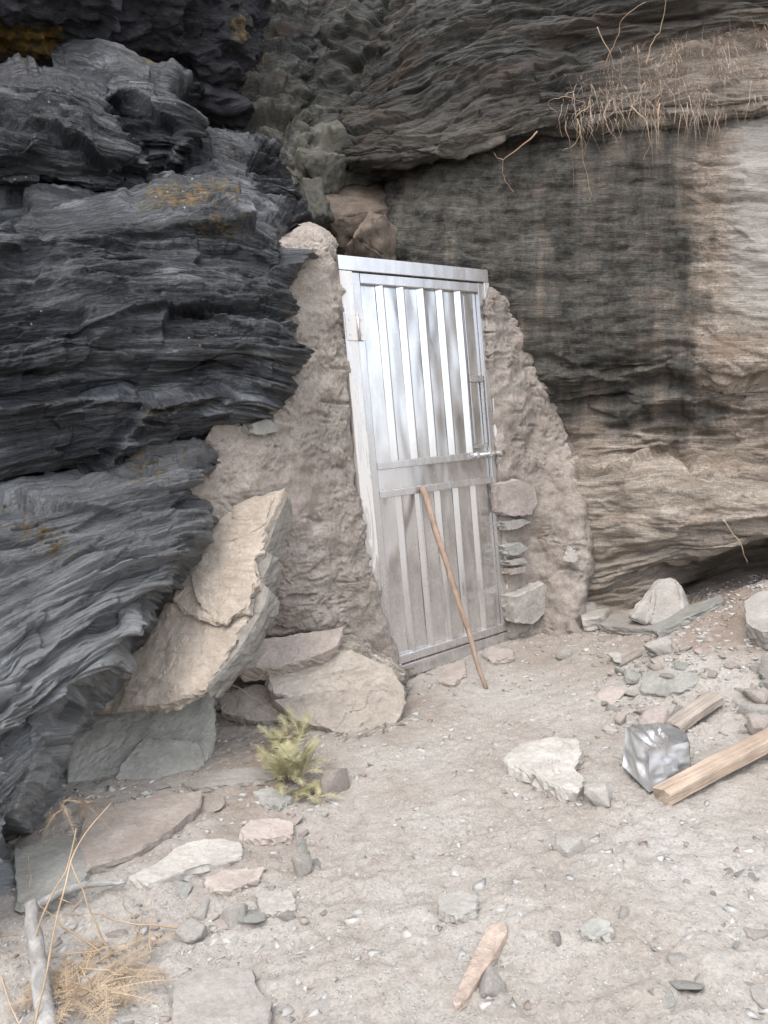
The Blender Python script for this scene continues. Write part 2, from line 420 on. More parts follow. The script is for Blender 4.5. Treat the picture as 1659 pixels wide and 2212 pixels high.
# ------------------------------------------------------------------ ground
_gc = [  # (u, v, depth) that the ground passes through where it leaves the level
    (1700, 1215, 3.42), (1620, 1252, 3.42), (1560, 1292, 3.45), (1500, 1340, 3.5), (1420, 1352, 3.65), (1480, 1330, 3.9), (1600, 1270, 3.9), (1700, 1240, 3.9), (1320, 1365, 3.85), (1200, 1375, 3.95),
    (1900, 1200, 3.2), (1900, 1400, 2.9), (1700, 1390, 3.1), (1600, 1380, 3.25), (1500, 1400, 3.4), (1700, 1500, 2.85),
    (480, 1560, 3.0), (560, 1600, 2.9), (700, 1610, 2.85), (300, 1690, 2.55), (200, 1700, 2.45), (430, 1660, 2.75),
    (100, 1850, 2.05), (0, 1920, 1.85), (250, 1850, 2.15), (820, 1590, 2.9), (-150, 1950, 1.75)]
_gc = np.array([P(*c) for c in _gc])
_gz0 = np.array([(0.0, 2.4), (0.5, 2.4), (1.0, 2.6), (0.2, 1.6), (-0.4, 1.6), (0.8, 1.8), (0.4, 3.2), (0.9, 3.3), (-0.9, 1.4), (1.4, 1.9), (0.3, 3.7), (0.65, 3.9)])
_gx = np.concatenate([_gc[:, :2], _gz0]); _gzv = np.concatenate([_gc[:, 2], np.zeros(len(_gz0))])
def gbase(x, y):
    x = np.asarray(x, float); y = np.asarray(y, float)
    num = np.zeros_like(x); den = np.full_like(x, 0.02)
    for (a, b), z in zip(_gx, _gzv):
        w = np.exp(-((x - a) ** 2 + (y - b) ** 2) / 0.30 ** 2)
        num += w * z; den += w
    return num / den
def gz(x, y):
    z = gbase(x, y)
    z = z + 0.018 * fbm(x * 2.3, y * 2.3, 0.5, 3) + 0.007 * fbm(x * 11, y * 11, 2.5, 3)
    return z
_dd = np.linspace(0.9, 6.0, 1200)
def G(u, v, lift=0.0):
    """ground point seen at (u, v)"""
    r = ray(u, v); p = CAM + _dd[:, None] * r
    below = p[:, 2] < gz(p[:, 0], p[:, 1]) + lift
    i = int(np.argmax(below)) if below.any() else len(_dd) - 1
    return p[i].copy()
def axis_coords(lo, hi, step, far, grow=1.12):
    c = np.arange(lo, hi + step, step); s = step; e = c[-1]; out = []
    while e < far: s *= grow; e += s; out.append(e)
    s = step; e = c[0]; pre = []
    while e > -far: s *= grow; e -= s; pre.append(e)
    return np.concatenate([pre[::-1], c, out])
gxs = axis_coords(-1.5, 2.3, 0.0088, 400); gys = axis_coords(1.0, 4.3, 0.0088, 400)
GX, GY = np.meshgrid(gxs, gys)
GZ = gz(GX, GY)
near = np.exp(-np.maximum(0, np.hypot(GX, GY - 2.4) - 2.2) ** 2 / 0.8)
rough = sstep(-0.25, 0.35, fbm(GX * 1.7, GY * 1.7, 7.7, 2))
crumb = ridge(GX * 26, GY * 26, 1.5, 2)
GZ = GZ + near * ((0.0015 + 0.0045 * rough) * crumb + 0.006 * np.abs(pn(GX * 60, GY * 60, 4.4)) * rough + 0.004 * fbm(GX * 35, GY * 35, 8.8, 2) + 0.006 * rough * np.clip(facet(GX * 14 + 3 * pn(GX * 5, GY * 5, 1.1), GY * 14, 55), -0.2, 1))
GZ = GZ - 0.04 * sstep(3, 12, np.hypot(GX, GY))
m, t, b = nt('dusty_ground'); k = NB(t)
ob = k.coord('Object')
n1 = k.noise(ob, 1.8, 6, 0.6, 0.3); n2 = k.noise(ob, 14.0, 7, 0.7); n3 = k.noise(ob, 110.0, 5, 0.75)
col = k.ramp(n1, [(0.35, (0.31, 0.276, 0.240)), (0.5, (0.362, 0.334, 0.299)), (0.66, (0.405, 0.384, 0.352))])
col = k.mix(k.ramp(n2, [(0.48, 0.0), (0.68, 0.6)]), col, (0.26, 0.225, 0.195))
col = k.mix(0.75, col, k.ramp(n3, [(0.28, 0.62), (0.72, 1.3)]), 'MULTIPLY')
vd, vc = k.voro(ob, 95.0)
sepc = k.n('ShaderNodeSeparateColor'); k.l(vc, sepc.inputs[0])
grit = k.math('MULTIPLY', k.ramp(vd, [(0.25, 1.0), (0.42, 0.0)]), k.ramp(sepc.outputs[0], [(0.62, 0.0), (0.7, 1.0)]))
col = k.mix(k.math('MULTIPLY', grit, 0.7), col, k.mix(sepc.outputs[1], (0.28, 0.27, 0.25), (0.55, 0.53, 0.5)))
brown_patch = k.attr('brown_patch')
col = k.mix(k.math('MULTIPLY', brown_patch, k.ramp(n2, [(0.3, 0.6), (0.6, 1.0)])), col, (0.235, 0.185, 0.15))  # mixes a darker brown over the masked patches of ground
k.l(col, b.inputs['Base Color']); b.inputs['Roughness'].default_value = 0.95; b.inputs['Specular IOR Level'].default_value = 0.15
bb = k.bump(n3, 0.8, 0.008); bb = k.bump(grit, 0.6, 0.006, bb); k.l(bb, b.inputs['Normal'])
MAT['ground'] = m
gu, gv = UV(np.stack([GX, np.maximum(GY, 0.6), GZ], -1))
def blob(u, v, u0, v0, ru, rv, p=2):
    return np.exp(-(np.abs((u - u0) / ru) ** p + np.abs((v - v0) / rv) ** p))
vis = (GY > 0.6) & (np.hypot(GX, GY) < 6)
brown_patch = (blob(gu, gv, 1500, 1340, 190, 70, 4) + blob(gu, gv, 1640, 1290, 120, 130, 4) + 0.8 * blob(gu, gv, 560, 1640, 160, 110) + 0.7 * blob(gu, gv, 1180, 1400, 110, 40)
        + 0.7 * blob(gu, gv, 900, 1560, 70, 60) + 0.5 * blob(gu, gv, 450, 1800, 300, 90)) * vis
brown_patch = np.clip(brown_patch * (0.75 + 0.7 * fbm(GX * 5, GY * 5, 2.2, 3)), 0, 1)
go = obj('ground', mesh_np('ground', np.stack([GX, GY, GZ], -1), grid_faces(*GX.shape), None, {'brown_patch': brown_patch}), MAT['ground'])
go['kind'] = 'structure'

# ------------------------------------------------------------------ rock masses
def zero(g): return np.zeros(g.shape[:2])
def d_slate(seed, a1=0.05, a2=0.02, a3=0.008, F=(5.0, 15.0, 42.0), mossf=None, palef=None):
    def f(g, Pw, s, t):
        x, y, z = Pw[..., 0], Pw[..., 1], Pw[..., 2]
        am = np.clip(0.55 + 0.9 * pn(x * 1.9 + seed, y * 1.9, z * 2.6), 0.1, 1.3)
        fm = np.clip(0.55 + 0.9 * pn(x * 3.1 + seed, y * 3.1, z * 4.6 + 7), 0.12, 1.3)
        # bedding wanders a little; the rock breaks into flat-faced blocks along it
        tw = t + 0.045 * pn(s * 0.9 + seed, t * 1.0, 0.3) + 0.012 * pn(s * 2.9, t * 2.6 + seed, 1.3) + 0.004 * pn(s * 9, t * 9 + seed, 2.3)
        js = s + 0.03 * pn(s * 11, t * 11, seed) + 0.25 * t; jt = tw + 0.012 * pn(s * 9, t * 14, seed + 3)
        h = 1.2 * a1 * am * strata(s, tw, F[0], seed, 0.7, 3.0) + 0.105 * facet(js * 1.4, jt * 3.8, seed + 1) + 0.044 * facet(js * 2.8, jt * 9.5, seed + 2) * (0.5 + am)
        h = soften(h, 3)
        h = h + soften(1.15 * a2 * (0.45 + fm) * strata(s, tw, F[1], seed + 11, 1.0, 6.0) + 0.013 * facet(js * 7.0, jt * 24.0, seed + 3) * (0.3 + fm), 1)
        h = h + soften(1.2 * a3 * (0.3 + fm) * strata(s, tw, F[2], seed + 23, 1.2, 12.0) + 0.003 * facet(js * 22.0, jt * 70.0, seed + 4) * fm, 0)
        h = h + 0.03 * pn(s * 2.3 + seed, tw * 6.0, 3.1) + 0.05 * fbm(x * 2.0 + seed, y * 2.0, z * 2.0, 2) + 0.002 * fbm(s * 30, t * 90, seed, 2)
        h = h - h.mean() - 0.01
        at = {'moss': mossf(g, Pw) if mossf else zero(g), 'pale': palef(g, Pw) if palef else zero(g), 'stain': zero(g)}
        return h, at
    return f

# dark slate mass on the left, upper storey with the ledge on top
mid = [
 [(-330, 400, 2.9), (0, 415, 3.2), (150, 415, 3.3), (300, 410, 3.4), (450, 415, 3.5), (560, 430, 3.6), (610, 455, 3.7), (640, 470, 3.9), (650, 480, 4.2)],
 [(-330, 470, 2.25), (0, 465, 2.62), (150, 462, 2.76), (300, 452, 2.90), (450, 450, 3.02), (550, 462, 3.10), (615, 492, 3.16), (640, 500, 3.4), (630, 505, 3.8)],
 [(-330, 560, 2.15), (0, 560, 2.50), (150, 545, 2.66), (300, 540, 2.80), (450, 545, 2.92), (545, 560, 3.02), (615, 580, 3.10), (635, 585, 3.35), (620, 590, 3.8)],
 [(-330, 680, 2.05), (0, 660, 2.42), (150, 640, 2.58), (300, 640, 2.74), (450, 640, 2.86), (540, 655, 2.96), (615, 670, 3.05), (635, 675, 3.3), (620, 680, 3.8)],
 [(-330, 790, 2.00), (0, 760, 2.38), (150, 735, 2.54), (300, 730, 2.70), (450, 735, 2.82), (540, 740, 2.92), (620, 748, 3.02), (640, 752, 3.3), (620, 755, 3.8)],
 [(-330, 890, 2.00), (0, 850, 2.38), (150, 825, 2.54), (300, 815, 2.70), (450, 810, 2.84), (530, 810, 2.95), (605, 822, 3.06), (622, 826, 3.35), (605, 830, 3.8)],
 [(-330, 990, 2.02), (0, 940, 2.40), (150, 910, 2.56), (280, 890, 2.72), (400, 880, 2.86), (480, 875, 2.97), (560, 882, 3.08), (580, 890, 3.35), (570, 895, 3.8)],
 [(-330, 1090, 2.02), (0, 1030, 2.40), (140, 1000, 2.56), (260, 975, 2.72), (370, 950, 2.88), (450, 935, 2.99), (530, 930, 3.10), (545, 935, 3.35), (540, 945, 3.8)],
 [(-330, 1160, 2.06), (0, 1080, 2.45), (130, 1050, 2.62), (240, 1025, 2.78), (330, 1005, 2.92), (400, 1000, 3.03), (440, 1000, 3.16), (450, 1000, 3.4), (450, 1005, 3.8)],
 [(-330, 1190, 2.3), (0, 1110, 2.75), (130, 1075, 2.95), (240, 1045, 3.1), (330, 1025, 3.2), (400, 1015, 3.3), (430, 1010, 3.4), (440, 1010, 3.6), (450, 1015, 3.9)]]
patch('slate_outcrop', mid, 560, 560, d_slate(2.0, 0.075, 0.026, 0.009,
      mossf=lambda g, p: 0.62 * blob(g[..., 0], g[..., 1], 410, 448, 120, 12, 4) + 0.4 * blob(g[..., 0], g[..., 1], 470, 490, 60, 26, 4) + 0.45 * blob(g[..., 0], g[..., 1], 330, 880, 150, 14)),
      MAT['slate'])
low = [
 [(-330, 1120, 2.3), (0, 1060, 2.85), (150, 1040, 3.0), (300, 1010, 3.1), (395, 1000, 3.2), (420, 1000, 3.35), (430, 1000, 3.7)],
 [(-330, 1200, 2.02), (0, 1120, 2.42), (150, 1075, 2.58), (300, 1040, 2.72), (398, 1025, 2.84), (418, 1022, 3.1), (400, 1020, 3.5)],
 [(-330, 1310, 1.90), (0, 1210, 2.28), (150, 1155, 2.47), (300, 1110, 2.62), (402, 1092, 2.76), (420, 1092, 3.0), (400, 1092, 3.4)],
 [(-330, 1440, 1.78), (0, 1310, 2.14), (140, 1255, 2.33), (280, 1212, 2.48), (390, 1198, 2.64), (408, 1200, 2.9), (390, 1205, 3.3)],
 [(-330, 1580, 1.68), (0, 1430, 2.00), (110, 1375, 2.18), (225, 1325, 2.34), (335, 1297, 2.50), (360, 1305, 2.78), (360, 1315, 3.2)],
 [(-330, 1700, 1.60), (-20, 1555, 1.86), (80, 1500, 2.03), (150, 1460, 2.16), (255, 1395, 2.34), (285, 1405, 2.65), (300, 1420, 3.1)],
 [(-330, 1850, 1.52), (-40, 1675, 1.76), (5, 1640, 1.86), (70, 1585, 2.0), (125, 1530, 2.14), (150, 1545, 2.45), (190, 1550, 2.9)],
 [(-330, 1950, 1.48), (-60, 1790, 1.68), (-10, 1750, 1.77), (50, 1705, 1.9), (105, 1660, 2.04), (130, 1670, 2.35), (180, 1660, 2.8)],
 [(-330, 2060, 1.46), (-100, 1920, 1.60), (-70, 1890, 1.64), (-30, 1855, 1.73), (20, 1810, 1.88), (50, 1815, 2.2), (110, 1800, 2.7)],
 [(-330, 2160, 1.50), (-100, 2010, 1.70), (-40, 1960, 1.80), (10, 1910, 1.92), (60, 1850, 2.1), (90, 1840, 2.4), (120, 1830, 2.8)]]
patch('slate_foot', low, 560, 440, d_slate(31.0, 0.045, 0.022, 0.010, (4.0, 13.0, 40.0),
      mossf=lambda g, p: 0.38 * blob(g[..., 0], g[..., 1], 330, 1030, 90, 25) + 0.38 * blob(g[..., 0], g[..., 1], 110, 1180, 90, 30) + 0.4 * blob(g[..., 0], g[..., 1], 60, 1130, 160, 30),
      palef=lambda g, p: 0.38 + 0.55 * sstep(1080, 1560, g[..., 1])), MAT['slate'])  # paler downward: dust, plus the low pale haze put into the colour
# three rounded lobes above the ledge
lobe1 = [
 [(-330, 130, 3.5), (0, 150, 3.7), (100, 155, 3.8), (190, 165, 3.8), (250, 180, 3.9), (270, 195, 4.2)],
 [(-330, 160, 2.75), (0, 178, 3.06), (100, 180, 3.14), (185, 185, 3.2), (240, 200, 3.3), (262, 215, 3.8)],
 [(-330, 225, 2.55), (0, 240, 2.90), (100, 245, 2.98), (190, 255, 3.05), (262, 270, 3.12), (290, 285, 3.7)],
 [(-330, 300, 2.42), (0, 310, 2.78), (100, 310, 2.90), (200, 318, 2.98), (290, 340, 3.06), (316, 350, 3.7)],
 [(-330, 390, 2.45), (0, 390, 2.82), (100, 392, 2.92), (200, 398, 3.0), (285, 410, 3.08), (312, 415, 3.7)],
 [(-330, 450, 2.6), (0, 452, 2.98), (100, 452, 3.06), (200, 455, 3.12), (282, 458, 3.2), (300, 460, 3.8)],
 [(-330, 490, 3.0), (0, 490, 3.3), (100, 490, 3.4), (200, 490, 3.4), (270, 485, 3.5), (290, 480, 3.9)]]
patch('slate_lobe', lobe1, 330, 330, d_slate(47.0, 0.06, 0.028, 0.008), MAT['slate'])
lobe2 = [
 [(120, 90, 4.2), (220, 105, 4.2), (300, 120, 4.2), (360, 150, 4.3), (400, 190, 4.5)],
 [(120, 160, 3.55), (220, 165, 3.55), (310, 182, 3.55), (370, 195, 3.62), (412, 230, 4.2)],
 [(120, 190, 3.4), (230, 195, 3.38), (320, 210, 3.4), (395, 238, 3.48), (425, 260, 4.1)],
 [(150, 270, 3.34), (250, 270, 3.34), (330, 280, 3.36), (402, 298, 3.45), (430, 300, 4.1)],
 [(180, 350, 3.4), (270, 345, 3.4), (340, 340, 3.42), (395, 340, 3.5), (420, 340, 4.1)],
 [(200, 430, 3.6), (280, 420, 3.6), (340, 405, 3.6), (380, 390, 3.7), (400, 380, 4.1)]]
patch('slate_lobe', lobe2, 250, 230, d_slate(59.0, 0.07, 0.03, 0.008, mossf=lambda g, p: 0.7 * blob(g[..., 0], g[..., 1], 330, 165, 40, 18)), MAT['slate'])
lobe3 = [
 [(280, 300, 4.2), (400, 270, 4.3), (480, 275, 4.3), (560, 300, 4.4), (630, 360, 4.6)],
 [(280, 350, 3.7), (400, 300, 3.72), (480, 305, 3.72), (560, 335, 3.76), (622, 385, 4.3)],
 [(280, 390, 3.55), (400, 352, 3.55), (480, 350, 3.55), (565, 365, 3.58), (645, 412, 4.1)],
 [(280, 420, 3.48), (400, 402, 3.46), (480, 400, 3.46), (570, 412, 3.50), (646, 440, 4.05)],
 [(280, 450, 3.5), (400, 440, 3.48), (480, 440, 3.48), (570, 452, 3.50), (640, 468, 4.0)],
 [(280, 490, 3.7), (400, 490, 3.7), (480, 490, 3.7), (570, 490, 3.7), (630, 490, 4.1)]]
patch('slate_lobe', lobe3, 220, 280, d_slate(71.0, 0.06, 0.03, 0.008, mossf=lambda g, p: 0.62 * blob(g[..., 0], g[..., 1], 390, 438, 95, 12, 4) + 0.7 * blob(g[..., 0], g[..., 1], 505, 425, 30, 18, 4)), MAT['slate'])

def d_crag(seed, a=0.12, palef=None, mossf=None, st=0.03):
    def f(g, Pw, s, t):
        x, y, z = Pw[..., 0], Pw[..., 1], Pw[..., 2]
        h = a * fbm(x * 2.0 + seed, y * 2.0, z * 2.0, 3) + 0.35 * a * ridge(x * 4.5 + seed, y * 4.5, z * 4.5, 3) + 0.006 * fbm(x * 40, y * 40, z * 40, 3)
        # blocky joints
        h = 0.6 * h + 0.11 * facet(s * 2.0 + 0.5 * t, t * 2.6, seed + 1) + 0.05 * facet(s * 5.0 + t, t * 7.0, seed + 2) + 0.018 * facet(s * 14.0, t * 20.0, seed + 3)
        h = soften(h + st * strata(s, t, 9.0, seed, 1.2, 6.0), 1)
        return h, {'moss': mossf(g, Pw) if mossf else zero(g), 'pale': palef(g, Pw) if palef else zero(g), 'stain': zero(g)}
    return f
backl = [
 [(-400, -300, 2.9), (-100, -300, 3.1), (150, -280, 3.4), (350, -260, 3.7), (520, -240, 4.1), (620, -220, 4.6)],
 [(-400, -120, 2.95), (-100, -120, 3.15), (150, -100, 3.45), (350, -90, 3.8), (500, -80, 4.15), (600, -60, 4.7)],
 [(-400, 20, 3.1), (-100, 20, 3.3), (150, 20, 3.6), (350, 30, 3.9), (500, 40, 4.2), (590, 60, 4.75)],
 [(-400, 80, 3.3), (-100, 90, 3.5), (150, 110, 3.8), (350, 130, 4.05), (505, 130, 4.3), (590, 150, 4.8)],
 [(-400, 130, 3.6), (-100, 150, 3.8), (150, 170, 4.1), (350, 190, 4.25), (520, 205, 4.4), (600, 220, 4.85)],
 [(-400, 200, 3.9), (-100, 220, 4.1), (150, 240, 4.35), (350, 260, 4.45), (520, 270, 4.55), (620, 280, 4.9)],
 [(-400, 330, 3.9), (-100, 340, 4.2), (150, 350, 4.4), (350, 360, 4.45), (540, 370, 4.55), (650, 380, 4.9)]]
patch('black_crag', backl, 260, 360, d_crag(5.0, 0.07, mossf=lambda g, p: 0.95 * blob(g[..., 0], g[..., 1], 20, 95, 120, 45, 4) + 0.7 * blob(g[..., 0], g[..., 1], 515, 60, 14, 50)), MAT['black'])
gully = [
 [(420, -300, 4.8), (560, -300, 5.1), (680, -300, 5.2), (800, -280, 5.2), (1100, -260, 5.1)],
 [(450, -60, 4.7), (560, -60, 4.9), (660, -60, 5.0), (760, -50, 5.1), (1060, -40, 5.0)],
 [(470, 60, 4.6), (560, 60, 4.75), (650, 60, 4.85), (730, 70, 5.0), (1060, 80, 5.0)],
 [(480, 160, 4.5), (560, 160, 4.6), (640, 170, 4.7), (710, 180, 4.9), (1060, 190, 4.95)],
 [(480, 260, 4.35), (560, 260, 4.45), (640, 270, 4.55), (700, 280, 4.7), (1060, 290, 4.9)],
 [(500, 340, 4.2), (580, 340, 4.3), (650, 350, 4.35), (710, 350, 4.45), (1060, 350, 4.8)],
 [(540, 420, 4.2), (600, 420, 4.3), (660, 420, 4.4), (710, 420, 4.6), (1060, 420, 4.9)],
 [(560, 520, 4.2), (620, 520, 4.4), (670, 520, 4.7), (720, 520, 4.8), (1060, 520, 5.0)],
 [(560, 640, 4.2), (620, 640, 4.5), (670, 640, 4.8), (720, 640, 4.9), (1060, 640, 5.0)]]
patch('gully_crag', gully, 360, 280, d_crag(15.0, 0.13, palef=lambda g, p: 0.95 * blob(g[..., 0], g[..., 1], 690, 380, 60, 70, 4) + 0.35 * blob(g[..., 0], g[..., 1], 620, 270, 100, 60), mossf=lambda g, p: 0.3 * blob(g[..., 0], g[..., 1], 560, 120, 60, 70), st=0.05), MAT['crag'])

# overhanging strata on the right
def d_over(g, Pw, s, t):
    x, y, z = Pw[..., 0], Pw[..., 1], Pw[..., 2]
    tw = t + 0.03 * pn(s * 1.1, t * 1.4, 0.3) + 0.012 * pn(s * 4.4, t * 5, 1.3)
    js = s + 0.03 * pn(s * 11, t * 11, 8.1) + 0.3 * t
    h = 0.06 * strata(s, tw, 4.5, 81, 0.8, 2.0) + 0.030 * strata(s, tw, 13.0, 87, 1.0, 3.0) + 0.011 * strata(s, tw, 40.0, 93, 1.2, 8.0)
    h = h + 0.05 * facet(js * 1.1, tw * 5.0, 81) + 0.026 * facet(js * 2.6, tw * 13.0, 82) + 0.010 * facet(js * 7.0, tw * 36.0, 83)
    h = h + 0.05 * fbm(x * 1.8, y * 1.8, z * 1.8 + 4, 3) + 0.003 * fbm(s * 30, t * 70, 1.0, 2)
    h = soften(h - h.mean(), 1)
    u, v = g[..., 0], g[..., 1]
    pale = 0.9 * sstep(1180, 1450, u) * sstep(60, 170, v + 0.12 * (u - 1250)) + 0.25 * blob(u, v, 1000, 290, 250, 60) + 0.3 * sstep(1250, 1600, u)
    return h, {'moss': 0.25 * blob(u, v, 1150, 265, 80, 25), 'pale': pale, 'stain': zero(g)}
over = [
 [(930, -300, 4.9), (1080, -380, 4.6), (1300, -420, 4.3), (1520, -440, 4.0), (1700, -460, 3.75), (2000, -480, 3.4)],
 [(890, -110, 4.85), (1030, -200, 4.55), (1240, -270, 4.25), (1470, -300, 3.95), (1700, -320, 3.72), (2000, -340, 3.36)],
 [(845, 20, 4.80), (960, -70, 4.52), (1140, -150, 4.22), (1390, -190, 3.94), (1690, -215, 3.7), (2000, -230, 3.34)],
 [(800, 110, 4.78), (910, 30, 4.50), (1080, -50, 4.20), (1340, -95, 3.92), (1680, -120, 3.68), (2000, -130, 3.32)],
 [(765, 185, 4.74), (895, 105, 4.46), (1080, 25, 4.18), (1320, -20, 3.92), (1670, -50, 3.66), (2000, -60, 3.3)],
 [(745, 240, 4.70), (890, 165, 4.42), (1085, 90, 4.16), (1300, 45, 3.94), (1665, 10, 3.68), (2000, 0, 3.34)],
 [(735, 275, 4.66), (890, 215, 4.40), (1085, 145, 4.16), (1290, 105, 3.98), (1665, 62, 3.74), (2000, 50, 3.4)],
 [(728, 300, 4.60), (888, 252, 4.32), (1082, 196, 4.10), (1270, 150, 3.94), (1660, 84, 3.72), (2000, 75, 3.36)],
 [(722, 325, 4.54), (885, 296, 4.22), (1072, 252, 4.06), (1260, 205, 3.92), (1655, 145, 3.58), (2000, 130, 3.2)],
 [(718, 345, 4.5), (878, 328, 4.18), (1062, 290, 4.05), (1250, 250, 3.92), (1655, 215, 3.54), (2000, 200, 3.16)],
 [(718, 358, 4.7), (875, 350, 4.34), (1060, 315, 4.18), (1250, 278, 4.04), (1655, 250, 3.66), (2000, 235, 3.3)],
 [(720, 375, 4.95), (875, 370, 4.7), (1060, 340, 4.5), (1250, 305, 4.35), (1655, 280, 4.0), (2000, 265, 3.7)]]
patch('strata_overhang', over, 460, 520, d_over, MAT['overhang'])

# right-hand cliff face
def d_face(g, Pw, s, t):
    x, y, z = Pw[..., 0], Pw[..., 1], Pw[..., 2]
    u, v = g[..., 0], g[..., 1]
    lay = sstep(700, 860, v) * (1 - 0.55 * sstep(1000, 1050, v))                       # flat dressed face above, open bedding below
    tw = t + 0.025 * pn(s * 1.2, t * 1.4, 0.3) + 0.010 * pn(s * 4.4, t * 5, 1.3)
    fm = np.clip(0.5 + 1.0 * pn(x * 2.6, y * 2.6, z * 4.0 + 3), 0.1, 1.3)
    h = (0.016 + 0.065 * lay) * strata(s, tw, 4.0, 101, 1.2, 3.0) + (0.010 + 0.022 * lay * fm) * strata(s, tw, 13.0, 107, 1.8, 5.0) + (0.006 + 0.004 * lay) * fm * strata(s, tw, 40.0, 113, 2.5, 10.0)
    js = s + 0.03 * pn(s * 11, t * 11, 8.1) + 0.2 * t
    h = h + (0.010 + 0.06 * lay) * facet(js * 1.3, tw * 4.5, 111) + (0.008 + 0.020 * lay) * facet(js * 3.4, tw * 11.0, 112) + (0.006 + 0.004 * lay) * facet(js * 9.0, tw * 30.0, 113)
    h = h + (0.02 + 0.02 * lay) * pn(s * 1.8, tw * 6.0, 3.1) - 0.03 * lay * sstep(-0.02, 0.03, pn(s * 2.1 + 1.3 * tw, tw * 2.4 - 0.5 * s, 5.2))
    h = h + 0.035 * fbm(x * 2.2, y * 2.2, z * 2.2 + 4, 3) + 0.004 * fbm(x * 26, y * 26, z * 40, 3)
    h = soften(h - h.mean(), 1)
    right = 1545 + 40 * pn(v / 90.0, 3.3, 0.2) + 30 * fbm(u / 40.0, v / 30.0, 0.7, 3) + 75 * sstep(830, 900, v)
    st = sstep(right + 50, right - 110, u) * (0.70 * sstep(1010, 880, v + 40 * pn(u / 55.0, 1.7, 0.4)) - 0.12 * sstep(780, 880, v))
    st = st - 0.30 * blob(u, v, 1090, 740, 60, 90) - 0.35 * sstep(840, 1000, v) * blob(u, v, 1250, 900, 60, 90)
    st = st + 0.15 * blob(u, v, 1000, 450, 130, 160) + 0.1 * blob(u, v, 1400, 900, 220, 60)
    pale = 0.9 * sstep(1540, 1620, u) * sstep(760, 620, v) + 0.15 * sstep(1000, 1060, v)
    return h, {'moss': zero(g), 'pale': pale, 'stain': np.clip(st, 0, 1)}
face = []
for v, ds in [(230, (4.9, 4.45, 4.24, 4.08, 3.92, 3.77, 3.62, 3.3)), (320, (4.6, 4.22, 4.10, 3.98, 3.81, 3.66, 3.52, 3.2)), (420, (4.4, 4.18, 4.1, 4.0, 3.83, 3.67, 3.52, 3.2)),
              (520, (4.25, 4.12, 4.1, 4.0, 3.84, 3.68, 3.52, 3.2)), (600, (4.3, 4.14, 4.1, 4.02, 3.86, 3.70, 3.54, 3.2)), (700, (4.5, 4.35, 4.12, 4.04, 3.88, 3.72, 3.56, 3.2)),
              (790, (4.6, 4.5, 4.18, 4.07, 3.9, 3.73, 3.56, 3.2)), (835, (4.7, 4.6, 4.26, 4.14, 4.0, 3.88, 3.72, 3.35)), (900, (4.7, 4.6, 4.32, 4.2, 4.05, 3.9, 3.74, 3.35)),
              (985, (4.7, 4.65, 4.34, 4.22, 4.05, 3.9, 3.74, 3.35)), (1020, (4.7, 4.6, 4.22, 4.10, 3.9, 3.78, 3.66, 3.3)), (1090, (4.7, 4.6, 4.20, 4.06, 3.8, 3.68, 3.58, 3.25)),
              (1160, (4.7, 4.6, 4.18, 4.05, 3.8, 3.68, 3.60, 3.3))]:
    face.append([(uu, v, d) for uu, d in zip((855, 1000, 1140, 1290, 1440, 1560, 1670, 2000), ds)])
for r in face:
    a = r[0]; r.insert(0, (a[0] - 45, a[1] - 10, a[2] + 0.35)); r.insert(0, (a[0] - 60, a[1] - 15, a[2] + 0.8))
face.append([(780, 1260, 5.5), (800, 1260, 5.1), (855, 1260, 4.7), (1000, 1260, 4.65), (1140, 1270, 4.18), (1290, 1248, 4.06), (1430, 1208, 3.86), (1540, 1196, 3.74), (1670, 1152, 3.74), (2000, 1150, 3.5)])
face.append([(780, 1300, 5.5), (800, 1300, 5.1), (855, 1300, 4.7), (1000, 1300, 4.7), (1140, 1300, 4.2), (1290, 1268, 4.10), (1430, 1236, 3.95), (1540, 1204, 4.3), (1670, 1160, 4.3), (2000, 1165, 4.0)])
face.append([(780, 1350, 5.5), (800, 1350, 5.1), (855, 1350, 4.7), (1000, 1350, 4.7), (1140, 1350, 4.2), (1290, 1310, 4.08), (1430, 1290, 3.98), (1540, 1240, 4.9), (1670, 1200, 5.0), (2000, 1200, 4.6)])
face.append([(780, 1450, 5.5), (800, 1450, 5.1), (855, 1450, 4.7), (1000, 1450, 4.7), (1140, 1450, 4.4), (1290, 1420, 4.1), (1430, 1390, 4.0), (1540, 1350, 5.0), (1670, 1330, 5.1), (2000, 1330, 4.7)])
patch('cliff_face', face, 560, 500, d_face, MAT['face'])
# added hill backing: blocks sky light through gaps, its sides reflect in the metal
def d_hill(g, Pw, s, t):
    return 0.5 * fbm(Pw[..., 0] * 0.5, Pw[..., 1] * 0.5, Pw[..., 2] * 0.5, 4), {'moss': zero(g), 'pale': zero(g), 'stain': zero(g)}
hv = []
for z, yo in ((-0.5, 0), (1.2, 0.1), (3.0, 0.35), (5.0, 0.9), (7.5, 2.2), (10, 5.0), (12, 9.0)):
    hv.append([(-16, 9.0 + yo, z), (-8, 4.6 + yo, z), (-4, 4.6 + yo, z), (-1.5, 5.6 + yo, z), (0.8, 6.3 + yo, z), (3.0, 4.9 + yo, z), (5.2, 3.0 + yo, z), (8, 1.5 + yo, z), (14, 0.0 + yo, z)])
hp = catmull(catmull(np.array(hv, float), 70, 0), 160, 1)
hn = np.cross(np.gradient(hp, axis=1), np.gradient(hp, axis=0)); hn /= np.linalg.norm(hn, axis=2, keepdims=True)
hp = hp + hn * (0.3 * fbm(hp[..., 0] * 0.6, hp[..., 1] * 0.6, hp[..., 2] * 0.6, 4))[..., None]
hs, ht = lens(hp)
hz = np.zeros(hp.shape[:2])
